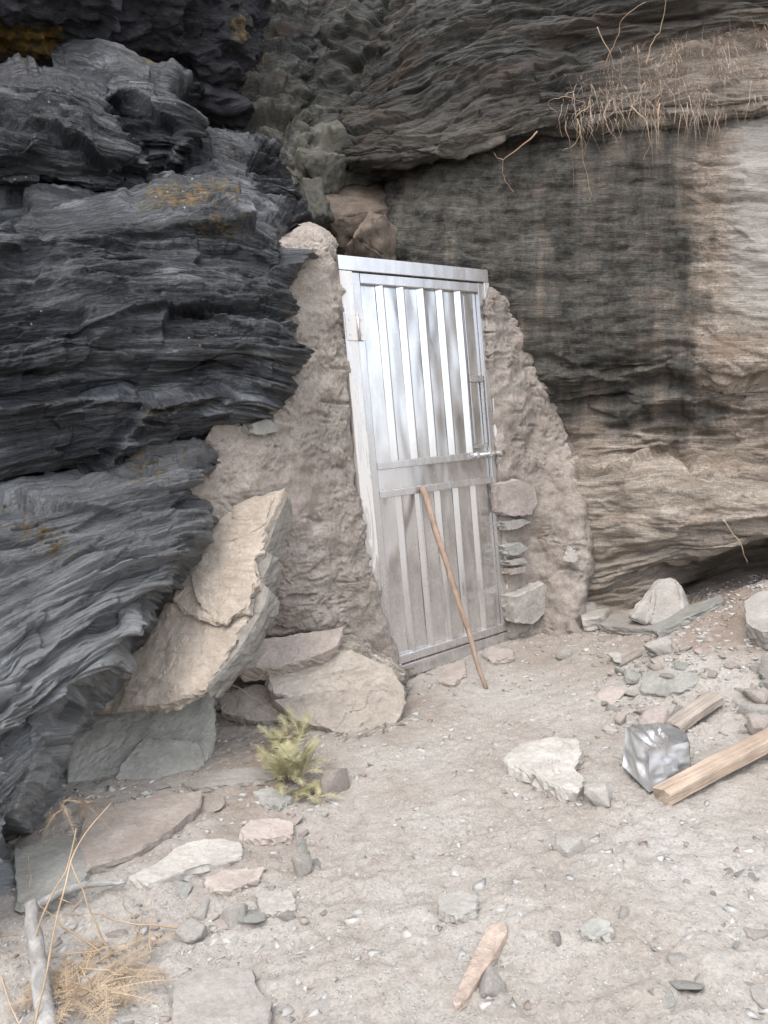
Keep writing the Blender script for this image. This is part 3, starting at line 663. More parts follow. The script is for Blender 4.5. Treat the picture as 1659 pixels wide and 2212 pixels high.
ho = obj('hill_backing', mesh_np('hill_backing', hp, grid_faces(70, 160), np.stack([hs, ht], -1), {'moss': hz, 'pale': hz, 'stain': hz}), MAT['overhang'])
ho['kind'] = 'structure'

# low striped rock below the mud, left of the threshold
def d_low(g, Pw, s, t):
    x, y, z = Pw[..., 0], Pw[..., 1], Pw[..., 2]
    h = 0.022 * strata(s, t, 8.0, 121, 0.7, 3.0) + 0.008 * strata(s, t, 26.0, 127, 1.0, 7.0) + 0.02 * fbm(x * 4, y * 4, z * 4, 2) + 0.07 * facet(s * 2.4 + t, t * 4.5, 121) + 0.025 * facet(s * 6.0 + t, t * 13.0, 122) + 0.008 * facet(s * 16.0, t * 34.0, 123)
    return h, {'moss': zero(g), 'pale': 0.95 * blob(g[..., 0], g[..., 1], 560, 1455, 110, 34, 4), 'stain': zero(g)}  # pale mask here paints the hollow's shade as a near-black patch
lowr = [
 [(440, 1380, 3.3), (560, 1370, 3.36), (660, 1365, 3.4), (745, 1362, 3.45), (800, 1400, 3.5), (850, 1430, 3.6), (880, 1440, 3.8)],
 [(440, 1420, 3.15), (560, 1405, 3.2), (660, 1392, 3.24), (740, 1388, 3.28), (800, 1415, 3.32), (855, 1446, 3.36), (885, 1455, 3.6)],
 [(440, 1465, 3.2), (560, 1460, 3.2), (660, 1445, 3.16), (740, 1436, 3.16), (800, 1446, 3.2), (862, 1475, 3.24), (890, 1490, 3.5)],
 [(440, 1510, 3.22), (560, 1505, 3.16), (670, 1495, 3.08), (750, 1488, 3.06), (810, 1490, 3.1), (870, 1510, 3.16), (895, 1520, 3.4)],
 [(440, 1560, 3.1), (570, 1560, 3.05), (680, 1560, 2.98), (760, 1555, 2.96), (820, 1545, 3.0), (872, 1545, 3.06), (890, 1550, 3.3)],
 [(440, 1620, 3.0), (580, 1630, 2.92), (690, 1630, 2.86), (770, 1615, 2.88), (820, 1600, 2.92), (860, 1590, 3.0), (880, 1590, 3.2)],
 [(440, 1700, 3.0), (580, 1700, 2.92), (690, 1700, 2.88), (770, 1690, 2.9), (820, 1680, 2.95), (860, 1670, 3.0), (880, 1660, 3.2)]]
lowr = [[(u, v, d + (0.10 if i < 5 else 0.0)) for (u, v, d) in r] for i, r in enumerate(lowr)]
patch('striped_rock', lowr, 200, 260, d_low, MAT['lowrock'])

# ------------------------------------------------------------------ shape library
def bm_mesh(name, bm, smooth=False):
    me = bpy.data.meshes.new(name)
    if smooth:
        for f in bm.faces: f.smooth = True
    bm.normal_update(); bm.to_mesh(me); bm.free(); return me
def rock_np(seed, sub=1, planes=14, noise=0.03, bev=0.05):
    """angular unit stone: hull of scattered points, edges knocked off, faces roughened"""
    r = np.random.default_rng(seed)
    p = r.uniform(-1, 1, (planes, 3)); p /= (np.abs(p) ** 3.2).sum(1)[:, None] ** (1 / 3.2); p *= r.uniform(0.8, 1.0, (planes, 1))
    bm = bmesh.new()
    for q in p: bm.verts.new(q)
    res = bmesh.ops.convex_hull(bm, input=bm.verts)
    bmesh.ops.delete(bm, geom=[g_ for g_ in set(res['geom_interior'] + res['geom_unused']) if isinstance(g_, bmesh.types.BMVert)], context='VERTS')
    bmesh.ops.dissolve_limit(bm, angle_limit=0.22, verts=bm.verts, edges=bm.edges)
    if bev: bmesh.ops.bevel(bm, geom=list(bm.edges), offset=bev, segments=1, affect='EDGES', clamp_overlap=True)
    bmesh.ops.triangulate(bm, faces=bm.faces)
    if sub > 1:
        bmesh.ops.subdivide_edges(bm, edges=bm.edges, cuts=sub - 1, use_grid_fill=True); bmesh.ops.triangulate(bm, faces=bm.faces)
    bm.verts.ensure_lookup_table(); bm.verts.index_update()
    V = np.array([v.co for v in bm.verts]); F = np.array([[v.index for v in f.verts] for f in bm.faces]); bm.free()
    if noise:
        V = V * (1 + noise * fbm(V[:, 0] * 3.0 + seed, V[:, 1] * 3.0, V[:, 2] * 3.0, 4)[:, None])
    V = V / (V.max(0) - V.min(0))
    return V - (V.max(0) + V.min(0)) / 2, F
def rock_mesh(seed, **k):
    V, F = rock_np(seed, **k); return mesh_np('rock', V, F, smooth=False)
def rotz(a):
    c, s = math.cos(a), math.sin(a); return np.array([[c, -s, 0], [s, c, 0], [0, 0, 1]])

def slab_mesh(poly, th, nrm=None, jit=0.006, seed=0, lump=0.006, npts=56, origin=None, lean=0.0):
    """flat stone from a world-space outline lying on a plane; thickness goes away from nrm"""
    r = np.random.default_rng(seed); poly = np.asarray(poly, float)
    c0 = poly.mean(0)
    if nrm is None:
        nrm = np.zeros(3)
        for i in range(len(poly)): nrm += np.cross(poly[i] - c0, poly[(i + 1) % len(poly)] - c0)
    nrm = np.asarray(nrm, float); nrm /= np.linalg.norm(nrm)
    L = np.linalg.norm(np.roll(poly, -1, 0) - poly, axis=1); cum = np.concatenate([[0], np.cumsum(L)])
    tt = np.sort((np.arange(npts) + r.uniform(-0.3, 0.3, npts)) / npts % 1.0) * cum[-1]
    i = np.clip(np.searchsorted(cum, tt, 'right') - 1, 0, len(poly) - 1); f = ((tt - cum[i]) / L[i])[:, None]
    ring = poly[i] * (1 - f) + np.roll(poly, -1, 0)[i] * f
    rad = ring - c0
    un = rad / (np.linalg.norm(rad, axis=1, keepdims=True) + 1e-9)
    rings = []; nin = max(6, npts // 5)
    for sc, hh, nz in ((0.96, -1.0, 1), (1.0, -0.72, 1.3), (0.985, -0.55, 1), (1.005, -0.4, 1.3), (1.0, -0.12, 1), (0.975, 0.0, 0.6)) + tuple((0.94 - 0.92 * i_ / (nin - 1), 0.0, 0.0) for i_ in range(nin)):
        q = c0 + rad * sc + un * (jit * nz * r.normal(size=(npts, 1))) + nrm * hh * th
        if hh >= -0.2:
            st_ = np.floor(2.5 * (1 + pn(q[:, 0] * 6 + seed * 1.3, q[:, 1] * 6, q[:, 2] * 9))) / 2.5 - 1
            q = q + nrm * (lump * (0.7 * fbm(q[:, 0] * 8 + seed, q[:, 1] * 8, q[:, 2] * 8, 4) + 0.7 * st_))[:, None]
        rings.append(q)
    V = np.concatenate(rings + [[c0 + nrm * lump * 0.3], [c0 - nrm * th]])
    nr = len(rings); F = []
    idx = np.arange(npts); nx = (idx + 1) % npts
    for a in range(nr - 1):
        F += list(zip(a * npts + idx, a * npts + nx, (a + 1) * npts + nx, (a + 1) * npts + idx))
    T = [((nr - 1) * npts + i, (nr - 1) * npts + (i + 1) % npts, nr * npts) for i in range(npts)]
    T += [((i + 1) % npts, i, nr * npts + 1) for i in range(npts)]
    o = c0 - nrm * th if origin is None else np.asarray(origin)
    me = bpy.data.meshes.new('slab')
    me.from_pydata([tuple(v) for v in (V - o)], [], [tuple(int(x) for x in f) for f in F] + T)
    bm = bmesh.new(); bm.from_mesh(me); bmesh.ops.recalc_face_normals(bm, faces=bm.faces); bm.to_mesh(me); bm.free()
    return me, o
def plane_pts(pix, ref):
    """pixels onto the plane through three (u, v, depth) points"""
    a, b, c = [P(*q) for q in ref]; n = np.cross(b - a, c - a); n /= np.linalg.norm(n)
    if n @ (CAM - a) < 0: n = -n
    out = []
    for u, v in pix:
        r = ray(u, v); out.append(CAM + r * ((a - CAM) @ n) / (r @ n))
    return np.array(out), n
def tube_np(pts, rad, ns=8, sub=1, wob=0.0, seed=0):
    pts = np.asarray(pts, float); rad = np.asarray(rad, float) * np.ones(len(pts))
    if sub > 1:
        n = (len(pts) - 1) * sub + 1
        q = catmull(np.concatenate([pts, rad[:, None]], 1), n, 0); pts, rad = q[:, :3], q[:, 3]
    if wob:
        i = np.arange(len(pts)); pts = pts + wob * np.stack([pn(i * 0.35, seed + 0.5, 1.5), pn(i * 0.35, seed + 4.5, 2.5), pn(i * 0.35, seed + 8.5, 3.5)], 1)
    T = np.gradient(pts, axis=0); T /= np.linalg.norm(T, axis=1, keepdims=True) + 1e-9
    ref = np.array([0.3, 0.2, 1.0]) if abs(T[:, 2].mean()) < 0.8 else np.array([1.0, 0.2, 0.1])
    A = np.cross(T, ref); A /= np.linalg.norm(A, axis=1, keepdims=True) + 1e-9; B = np.cross(T, A)
    th = np.arange(ns) * 2 * math.pi / ns
    V = pts[:, None] + rad[:, None, None] * (np.cos(th)[None, :, None] * A[:, None] + np.sin(th)[None, :, None] * B[:, None])
    n = len(pts); V = V.reshape(-1, 3); F = []
    j = np.arange(ns); j2 = (j + 1) % ns
    for i in range(n - 1): F += list(zip(i * ns + j, i * ns + j2, (i + 1) * ns + j2, (i + 1) * ns + j))
    return V, np.array(F)
def tube_obj(name, pts, rad, mat, ns=8, sub=1, parent=None, wob=0.0, seed=0, origin=None):
    V, F = tube_np(pts, rad, ns, sub, wob, seed)
    n = len(V)
    # closed ends
    me = bpy.data.meshes.new(name); o0 = np.asarray(pts[0] if origin is None else origin, float)
    faces = [tuple(int(x) for x in f) for f in F] + [tuple(range(ns - 1, -1, -1)), tuple(range(n - ns, n))]
    me.from_pydata([tuple(v) for v in V - o0], [], faces)
    for p in me.polygons: p.use_smooth = len(p.vertices) == 4
    o = obj(name, me, mat, parent)
    o.location = o0
    return o

# stone colours
MAT['st_pale'] = stone_mat('pale_stone', (0.33, 0.308, 0.278), (0.43, 0.408, 0.372))
MAT['st_grey'] = stone_mat('grey_stone', (0.265, 0.245, 0.22), (0.365, 0.342, 0.312))
MAT['st_green'] = stone_mat('greenish_stone', (0.235, 0.230, 0.207), (0.335, 0.33, 0.30))
MAT['st_brown'] = stone_mat('brown_stone', (0.275, 0.235, 0.205), (0.385, 0.34, 0.302))
MAT['st_pink'] = stone_mat('pinkish_stone', (0.33, 0.28, 0.25), (0.43, 0.38, 0.345))
MAT['st_buff'] = stone_mat('buff_stone', (0.295, 0.25, 0.205), (0.39, 0.34, 0.285), vein=(0.25, 0.215, 0.178))
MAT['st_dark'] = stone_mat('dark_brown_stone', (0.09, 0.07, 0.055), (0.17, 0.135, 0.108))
MAT['st_edge'] = stone_mat('grey_broken_edge', (0.15, 0.14, 0.125), (0.25, 0.235, 0.21), vein=(0.12, 0.11, 0.10))
MAT['st_ledge'] = stone_mat('ledge_stone', (0.27, 0.235, 0.198), (0.37, 0.33, 0.285), vein=(0.22, 0.195, 0.165))
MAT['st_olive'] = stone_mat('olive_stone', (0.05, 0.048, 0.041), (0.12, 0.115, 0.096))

# ------------------------------------------------------------------ mud wall round the door
wall = empty('mud_wall', P(640, 1450, 3.3))
tag(wall, 'rough grey-brown mud plaster wall built around the metal door', 'wall')
WL = np.array(wall.location)
def mud_patch(rows, nr, nc, seed, ncols):
    C = []
    for r in rows:
        C.append([(u, v, (onplane(u, v, n) if n < 5 else n - 5.0)) for (u, v, n) in r])
    g, Pw = patch_pts(C, nr, nc); N = normals(Pw)
    x, y, z = Pw[..., 0], Pw[..., 1], Pw[..., 2]
    ro = sstep(-0.25, 0.3, fbm(x * 2.6 + seed, y * 2.6, z * 2.2, 3))
    wx = x + 0.03 * pn(x * 9, y * 9, z * 9 + seed); wz = z + 0.03 * pn(x * 9 + 5, y * 9, z * 9 + seed)
    wy = y + 0.02 * pn(x * 14, y * 14 + 3, z * 14 + seed)
    ro = ro ** 1.6
    h = 0.024 * fbm(x * 4.0 + seed, y * 4.0, z * 4.0, 3) + 0.004 * (0.15 + ro) * fbm(wx * 18 + seed, wy * 18, wz * 22, 2) + 0.0042 * (0.15 + ro) * fbm(wx * 60, wy * 60, wz * 75, 2) + 0.0022 * fbm(x * 130, y * 130, z * 150, 2)
    pit = np.clip(pn(wx * 30 + seed, wy * 30, wz * 46) - 0.30, 0, 1); pit2 = np.clip(pn(wx * 6 + seed, wy * 6, wz * 28 + 5) - 0.36, 0, 1)
    h = h + 0.016 * fbm(x * 9 + seed, y * 9, z * 11, 2)
    h = h - 0.035 * ro * pit - 0.07 * (0.1 + ro) * pit2 + 0.006 * facet(wx * 9 + wy * 6, wz * 9, seed) * (0.3 + ro)
    V = Pw + N * h[..., None]
    me = mesh_np('mud_plaster', V - WL, grid_faces(nr, nc))
    return obj('mud_plaster', me, MAT['mud'], wall)
Lrows = []
for v, us, ns in [
    (0, ((540, 520), (590, 508), (636, 492), (680, 488), (712, 512), (724, 520)), (-.4, -.4, -.35, -.35, -.35, -.35)),
    (0, ((540, 545), (592, 530), (640, 512), (682, 506), (714, 526), (726, 534)), (-.05, -.02, 0, .01, .02, -.02)),
    (600, (540, 600, 645, 690, 722, 735), (.02, .05, .06, .06, .055, -.02)),
    (750, (530, 600, 650, 700, 740, 753), (.02, .05, .07, .06, .055, -.02)),
    (900, (470, 560, 630, 700, 749, 763), (.02, .06, .07, .06, .055, -.02)),
    (1050, (390, 490, 590, 690, 761, 776), (.0, .05, .08, .07, .055, -.02)),
    (1180, (380, 490, 600, 700, 782, 797), (.0, .05, .08, .08, .06, -.02)),
    (1280, (380, 490, 610, 720, 806, 821), (-.02, .03, .07, .08, .065, -.02)),
    (1370, (380, 490, 620, 740, 832, 848), (-.1, -.02, .0, .05, .08, -.02)),
    (1450, (380, 490, 620, 740, 846, 862), (-.3, -.25, -.2, -.1, .06, -.02)),
    (1540, (380, 490, 620, 740, 846, 862), (-.4, -.35, -.3, -.2, .0, -.04))]:
    if v: us = [(u, v) for u in us]
    Lrows.append([(u, w, n) for (u, w), n in zip(us, ns)])
mud_patch(Lrows, 480, 240, 3.0, 6)
Rrows = []
for v, us, ds in [
    (612, (1034, 1046, 1062, 1078, 1092, 1108), (-.3, -.3, -.2, 9.35, 9.35, 9.45)),
    (645, (1036, 1048, 1066, 1084, 1100, 1118), (-.02, .04, .04, 9.12, 9.24, 9.7)),
    (700, (1042, 1054, 1078, 1102, 1125, 1142), (-.02, .045, .05, 9.11, 9.17, 9.5)),
    (780, (1048, 1060, 1095, 1130, 1160, 1180), (-.02, .045, .05, 9.12, 9.18, 9.5)),
    (900, (1058, 1070, 1115, 1160, 1205, 1225), (-.02, .045, .06, 9.17, 9.24, 9.6)),
    (1000, (1066, 1077, 1130, 1185, 1240, 1258), (-.02, .045, .06, 9.15, 9.18, 9.5)),
    (1100, (1075, 1085, 1140, 1200, 1262, 1282), (-.02, .045, .07, 9.10, 9.08, 9.45)),
    (1200, (1085, 1095, 1150, 1212, 1272, 1292), (-.02, .045, .07, 9.06, 9.04, 9.4)),
    (1300, (1094, 1104, 1155, 1212, 1265, 1285), (-.02, .05, .09, 9.02, 9.02, 9.4)),
    (1380, (1100, 1110, 1160, 1210, 1260, 1280), (-.02, .06, .13, 8.95, 8.98, 9.2)),
    (1450, (1100, 1110, 1160, 1210, 1260, 1280), (-.02, .1, .2, 8.85, 8.8, 9.2))]:
    Rrows.append([(u, v, n) for u, n in zip(us, ds)])
mud_patch(Rrows, 400, 160, 9.0, 6)
def wall_stone(pix, n, th, mat, seed, label=None):
    pts = np.array([P(u, v, onplane(u, v, n)) if n < 5 else P(u, v, n - 5) for u, v in pix])
    me, o0 = slab_mesh(pts, th, DNRM if n < 5 else None, 0.004, seed, 0.006, 36)
    o = obj('stone', me, mat, wall); o.location = o0 - WL
    if label: o['label'] = label
wall_stone([(1086, 1045), (1120, 1035), (1155, 1050), (1162, 1085), (1150, 1112), (1112, 1116), (1088, 1112)], .115, .1, MAT['st_pink'], 1, 'pinkish square stone set in the mud beside the door')
wall_stone([(1090, 1128), (1130, 1120), (1148, 1128), (1120, 1142), (1096, 1146)], .10, .08, MAT['st_grey'], 2)
wall_stone([(1098, 1180), (1125, 1172), (1142, 1184), (1120, 1200), (1100, 1200)], .10, .08, MAT['st_green'], 3)
wall_stone([(1100, 1212), (1136, 1204), (1140, 1216), (1104, 1222)], .10, .08, MAT['st_grey'], 4)
wall_stone([(1102, 1230), (1138, 1224), (1136, 1236), (1104, 1242)], .10, .08, MAT['st_brown'], 5)
wall_stone([(1112, 1290), (1150, 1275), (1178, 1258), (1195, 1285), (1188, 1318), (1150, 1350), (1118, 1345)], .15, .12, MAT['st_grey'], 6, 'large grey stone at the foot of the mud beside the door')
wall_stone([(545, 915), (575, 905), (604, 915), (600, 932), (560, 940), (546, 936)], .115, .06, MAT['st_green'], 7)
wall_stone([(1215, 1210), (1226, 1180), (1240, 1190), (1246, 1212), (1228, 1214)], 8.99, .03, MAT['st_pale'], 8)

# ------------------------------------------------------------------ metal door
MAT['sheet'] = metal_mat('galvanised_sheet', 0.70, 0.15, 0.26, (0.42, 0.38, 0.335), cement=-0.75, splash=0.40)
MAT['rib'] = metal_mat('folded_rib', 0.72, 0.15, 0.24, (0.42, 0.38, 0.335), splash=0.36)
MAT['jamb'] = metal_mat('cement_smeared_frame', 0.68, 0.18, 0.45, cement=0.55)
MAT['rail'] = metal_mat('door_rail', 0.62, 0.20, 0.42, (0.40, 0.36, 0.32), splash=0.25)
door = empty('metal_door', tuple(DO + DD * 0.40 - np.array([0, 0, DO[2]])))
tag(door, 'shiny ribbed sheet-metal door set in the mud wall', 'door')
DL = np.array(door.location)
def dpt(a, z, n): return DO + DD * a + np.array([0, 0, 1.0]) * z + DNRM * n - DL
def prism(name, a0, a1, z0, z1, n0, n1, mat, parent, bev=0.003, par_loc=None):
    bm = bmesh.new()
    vs_ = [bm.verts.new(dpt(a, z, n)) for n in (n0, n1) for z in (z0, z1) for a in (a0, a1)]
    for q in ((0, 1, 3, 2), (4, 6, 7, 5), (0, 4, 5, 1), (2, 3, 7, 6), (0, 2, 6, 4), (1, 5, 7, 3)): bm.faces.new([vs_[i] for i in q])
    bmesh.ops.recalc_face_normals(bm, faces=bm.faces)
    if bev: bmesh.ops.bevel(bm, geom=list(bm.edges), offset=bev, segments=2, affect='EDGES', profile=0.6)
    me = bm_mesh(name, bm); return obj(name, me, mat, parent)
W_, H_ = 0.793, 1.90
# frame
fr = prism('door_frame', -0.125, -0.050, -0.10, H_ + 0.055, -0.02, 0.035, MAT['jamb'], door)
fr['label'] = 'cement-smeared left jamb of the door frame'
prism('frame_head', -0.125, W_ + 0.082, H_ + 0.058, H_ + 0.128, -0.02, 0.034, MAT['rail'], door)
prism('frame_jamb', W_ + 0.044, W_ + 0.084, -0.10, H_ + 0.055, -0.02, 0.036, MAT['jamb'], door)
prism('threshold', -0.06, W_ + 0.084, -0.122, -0.052, -0.02, 0.040, MAT['rail'], door)
prism('corner_block', -0.075, 0.02, -0.125, -0.035, 0.041, 0.052, MAT['jamb'], door)
# leaf: stiles and rails
leaf = empty('door_leaf'); leaf.parent = door
prism('stile', -0.047, -0.002, -0.046, H_ + 0.052, -0.005, 0.026, MAT['rail'], leaf)
prism('stile', W_ + 0.002, W_ + 0.041, -0.046, H_ + 0.052, -0.005, 0.026, MAT['rail'], leaf)
Z1, Z2, Z3, Z4 = 1.012, 0.974, 0.866, 0.828       # mid rails
prism('rail', 0.0, W_, H_ + 0.002, H_ + 0.050, -0.005, 0.027, MAT['rail'], leaf)
prism('rail', 0.0, W_, Z2, Z1, -0.005, 0.025, MAT['rail'], leaf)
prism('rail', 0.0, W_, Z4, Z3, -0.005, 0.025, MAT['rail'], leaf)
prism('rail', 0.0, W_, -0.045, -0.002, -0.005, 0.028, MAT['rail'], leaf)
def sheet(name, a0, a1, z0, z1, n, mat, seed, amp=0.0028, na=8, nz=40):
    A, Zg = np.meshgrid(np.linspace(a0, a1, na), np.linspace(z0, z1, nz))
    h = n + amp * pn(A * 5 + seed, Zg * 2.2, seed * 1.3) + 0.6 * amp * pn(A * 14, Zg * 5 + seed, 2.2)
    V = DO + A[..., None] * DD + Zg[..., None] * np.array([0, 0, 1.0]) + h[..., None] * DNRM - DL
    # give the sheet a back 2 mm behind
    Vb = V - DNRM * 0.002
    F = grid_faces(nz, na); n0 = na * nz
    V2 = np.concatenate([V.reshape(-1, 3), Vb.reshape(-1, 3)]); F2 = np.concatenate([F, F[:, ::-1] + n0])
    return obj(name, mesh_np(name, V2, F2), mat, leaf)
def rib(a, z0, z1, w0, w1, hgt, mat, seed):
    nz = 24; zs = np.linspace(z0, z1, nz); V = []
    prof = ((-w0 * 0.55, 0.0015), (-w1 * 0.1 - 0.001, hgt - 0.001), (-w1 * 0.1 + 0.002, hgt), (w1 / 2 - 0.002, hgt), (w1 / 2 + 0.001, hgt - 0.001), (w0 * 0.30, 0.0015))
    for z in zs:
        wob = 0.0018 * float(pn(z * 3.0, seed + 0.5, 1.1))
        for (da, dn) in prof: V.append(DO + DD * (a + da + wob) + np.array([0, 0, z]) + DNRM * dn - DL)
    F = grid_faces(nz, len(prof))
    return obj('rib', mesh_np('rib', V, F, smooth=False), mat, leaf)
pw = W_ / 6
for i in range(6):
    sheet('panel', i * pw + 0.001, (i + 1) * pw - 0.001, Z1 + 0.001, H_ + 0.001, 0.0, MAT['sheet'], 1.7 * i + 2)
    sheet('panel', i * pw + 0.001, (i + 1) * pw - 0.001, -0.001, Z4 - 0.001, 0.0, MAT['sheet'], 2.3 * i + 21)
for i in range(1, 6):
    rib(i * pw, Z1 + 0.001, H_ + 0.001, 0.050, 0.022, 0.020, MAT['rib'], i)
    rib(i * pw, -0.001, Z4 - 0.001, 0.046, 0.022, 0.018, MAT['rib'], i + 9)
sheet('band', 0.001, W_ - 0.001, Z3 + 0.001, Z2 - 0.001, 0.004, MAT['sheet'], 41, 0.002, 30, 8)
# hatch in the last upper bay
prism('hatch_bar', 5 * pw + 0.026, W_ - 0.002, 1.405, 1.44, 0.003, 0.018, MAT['rail'], leaf)
prism('hatch_bar', 5 * pw + 0.026, W_ - 0.002, 1.035, 1.055, 0.003, 0.012, MAT['rail'], leaf)
prism('hatch_bar', 5 * pw + 0.026, 5 * pw + 0.040, 1.441, H_ - 0.02, 0.003, 0.016, MAT['rail'], leaf)
prism('hatch_bar', 5 * pw + 0.026, 5 * pw + 0.040, 1.056, 1.404, 0.003, 0.016, MAT['rail'], leaf)
prism('hatch_bar', W_ - 0.016, W_ - 0.002, 1.056, 1.404, 0.003, 0.016, MAT['rail'], leaf)
# bolt
bolt = prism('bolt_plate', W_ - 0.16, W_ + 0.038, Z2 + 0.004, Z1 - 0.002, 0.0265, 0.031, MAT['rail'], leaf, 0.001)
b0 = dpt(W_ - 0.15, (Z1 + Z2) / 2 + 0.003, 0.044); b1 = dpt(W_ + 0.105, (Z1 + Z2) / 2 + 0.003, 0.044)
tube_obj('bolt', [b0, b1], 0.010, MAT['jamb'], 10, 1, leaf)
for aa in (-0.12, -0.02, 0.06):
    q = (Z1 + Z2) / 2 + 0.003
    prism('bolt_staple', W_ + aa - 0.008, W_ + aa + 0.008, q - 0.016, q + 0.016, 0.0315 if aa < 0.03 else 0.037, 0.058, MAT['rail'], leaf, 0.003)
prism('lock_plate', W_ + 0.046, W_ + 0.083, 0.80, 0.97, 0.0362, 0.042, MAT['jamb'], door, 0.002)
# hinges on the left
for zz in (1.62,):
    h_ = prism('hinge', -0.118, -0.006, zz, zz + 0.13, 0.0355, 0.0385, MAT['jamb'], door, 0.001)
    tube_obj('knuckle', [dpt(-0.048, zz, 0.042), dpt(-0.048, zz + 0.13, 0.042)], 0.008, MAT['rail'], 10, 1, h_)
    for q in range(4):
        bm = bmesh.new(); c = dpt(-0.098 + 0.07 * (q % 2), zz + 0.03 + 0.07 * (q // 2), 0.0385)
        bmesh.ops.create_cone(bm, cap_ends=True, segments=8, radius1=0.006, radius2=0.004, depth=0.006)
        rotm = Vector(tuple(DNRM)).to_track_quat('Z', 'Y').to_matrix().to_4x4(); bmesh.ops.transform(bm, matrix=Matrix.Translation(Vector(tuple(c))) @ rotm, verts=bm.verts)
        obj('screw', bm_mesh('screw', bm), MAT['rail'], h_)

# leaning stick
MAT['stick'] = wood_mat('stick_wood', (0.23, 0.16, 0.12), (0.36, 0.265, 0.205), (30, 30, 4))
s_bot = G(1050, 1488); s_top = P(914, 1056, onplane(914, 1056, 0.045))
sp_ = [s_bot + (s_top - s_bot) * f for f in np.linspace(0, 1, 9)]
st = tube_obj('stick', sp_, np.linspace(0.0105, 0.0185, 9), MAT['stick'], 10, 3, None, 0.010, 3)
tag(st, 'thin brown wooden stick leaning against the metal door', 'stick')

# ------------------------------------------------------------------ slabs leaning under the slate
def pslab(name, pix, ref, th, mat, seed, parent=None, jit=0.005, lump=0.008, npts=64):
    pts, n = plane_pts(pix, ref)
    me, o0 = slab_mesh(pts, th, n, jit, seed, lump, npts)
    o = obj(name, me, mat, parent)
    o.location = o0 - (np.array(parent.location) if parent is not None else 0)
    return o
ref = [(608, 1056, 3.02), (400, 1200, 2.98), (365, 1522, 2.52)]
ls = empty('leaning_slab', P(300, 1540, 2.6))
tag(ls, 'buff yellow rock slab leaning between the dark slate and the mud', 'rock slab')
buff = [(392, 1142), (450, 1100), (500, 1080), (614, 1053), (590, 1112), (570, 1140), (562, 1192), (545, 1204), (556, 1262), (532, 1282), (536, 1318), (500, 1332), (470, 1345), (410, 1330), (372, 1300)]
pslab('buff_layer', buff, ref, 0.05, MAT['st_buff'], 31, ls, 0.004, 0.010, 110)
buff2 = [(360, 1300), (420, 1310), (520, 1300), (548, 1290), (530, 1335), (505, 1390), (468, 1448), (430, 1490), (365, 1522), (270, 1528), (180, 1534), (215, 1480), (262, 1430), (310, 1390)]
pslab('buff_layer', buff2, [(u, v, d + 0.03) for u, v, d in ref], 0.06, MAT['st_buff'], 37, ls, 0.005, 0.014, 110)
gl = [(420, 1150), (520, 1090), (611, 1058), (612, 1080), (590, 1148), (576, 1188), (590, 1200), (566, 1258), (582, 1272), (574, 1304), (524, 1398), (478, 1452), (440, 1500), (400, 1400)]
ref2 = [(u, v, d + 0.05) for u, v, d in ref]
o = pslab('grey_layer', gl, ref2, 0.10, MAT['st_edge'], 32, ls, 0.004, 0.006, 90); o['label'] = 'grey broken edge of the buff slab'
ref3 = [(u, v, d - 0.012) for u, v, d in ref]
pslab('flake', [(405, 1222), (470, 1232), (548, 1256), (532, 1312), (500, 1330), (488, 1348), (462, 1338), (428, 1300)], ref3, 0.018, MAT['st_buff'], 33, ls, 0.004, 0.010, 60)
pslab('flake', [(432, 1112), (520, 1086), (590, 1068), (570, 1130), (520, 1160), (450, 1170)], ref3, 0.016, MAT['st_buff'], 34, ls, 0.004, 0.012, 60)
for i_, (pix_, ref_, th_, lab_) in enumerate([
    ([(575, 1452), (650, 1412), (745, 1392), (792, 1416), (846, 1440), (874, 1482), (760, 1500), (640, 1512), (590, 1500)], [(590, 1500, 3.02), (872, 1482, 3.16), (740, 1395, 3.26)], 0.10, 'slanting buff ledge slab running up to the door threshold'),
    ([(588, 1512), (690, 1492), (790, 1486), (876, 1484), (872, 1540), (842, 1588), (800, 1602), (720, 1580), (640, 1556)], [(590, 1515, 3.0), (874, 1490, 3.12), (800, 1600, 2.93)], 0.12, 'angular striped slab at the foot of the ledge beside the threshold'),
    ([(470, 1500), (560, 1478), (640, 1500), (650, 1550), (560, 1560), (480, 1540)], [(470, 1500, 3.12), (640, 1505, 3.08), (560, 1560, 3.0)], 0.08, 'low grey slab between the dark pocket and the fern')]):
    us = pslab('flat_stone', pix_, ref_, th_, MAT['st_ledge'], 80 + i_, None, 0.004, 0.016, 90)
    tag(us, lab_, 'rock slab')
us = pslab('flat_stone', [(486, 1398), (600, 1378), (744, 1352), (730, 1394), (700, 1410), (610, 1438), (520, 1446)], [(490, 1398, 3.10), (742, 1356, 3.26), (600, 1440, 3.04)], 0.09, MAT['st_brown'], 38, None, 0.004, 0.012, 70)
tag(us, 'pointed brownish slab lying under the mud above the dark pocket', 'rock slab')
us = pslab('flat_stone', [(160, 1500), (300, 1496), (420, 1470), (478, 1425), (464, 1520), (468, 1590), (446, 1650), (350, 1692), (200, 1712), (140, 1700)], [(170, 1500, 2.80), (460, 1480, 2.98), (350, 1690, 2.62)], 0.12, MAT['st_green'], 35, None, 0.005, 0.018, 90)
tag(us, 'upright grey-green slab in the hollow beneath the buff slab', 'rock slab')
us = pslab('flat_stone', [(232, 1706), (270, 1640), (312, 1592), (430, 1602), (448, 1648), (350, 1696)], [(170, 1500, 2.76), (460, 1480, 2.94), (350, 1690, 2.57)], 0.05, MAT['st_green'], 36, None, 0.005, 0.010, 60)
tag(us, 'triangular grey-green sheet of stone against the hollow slab', 'rock slab')

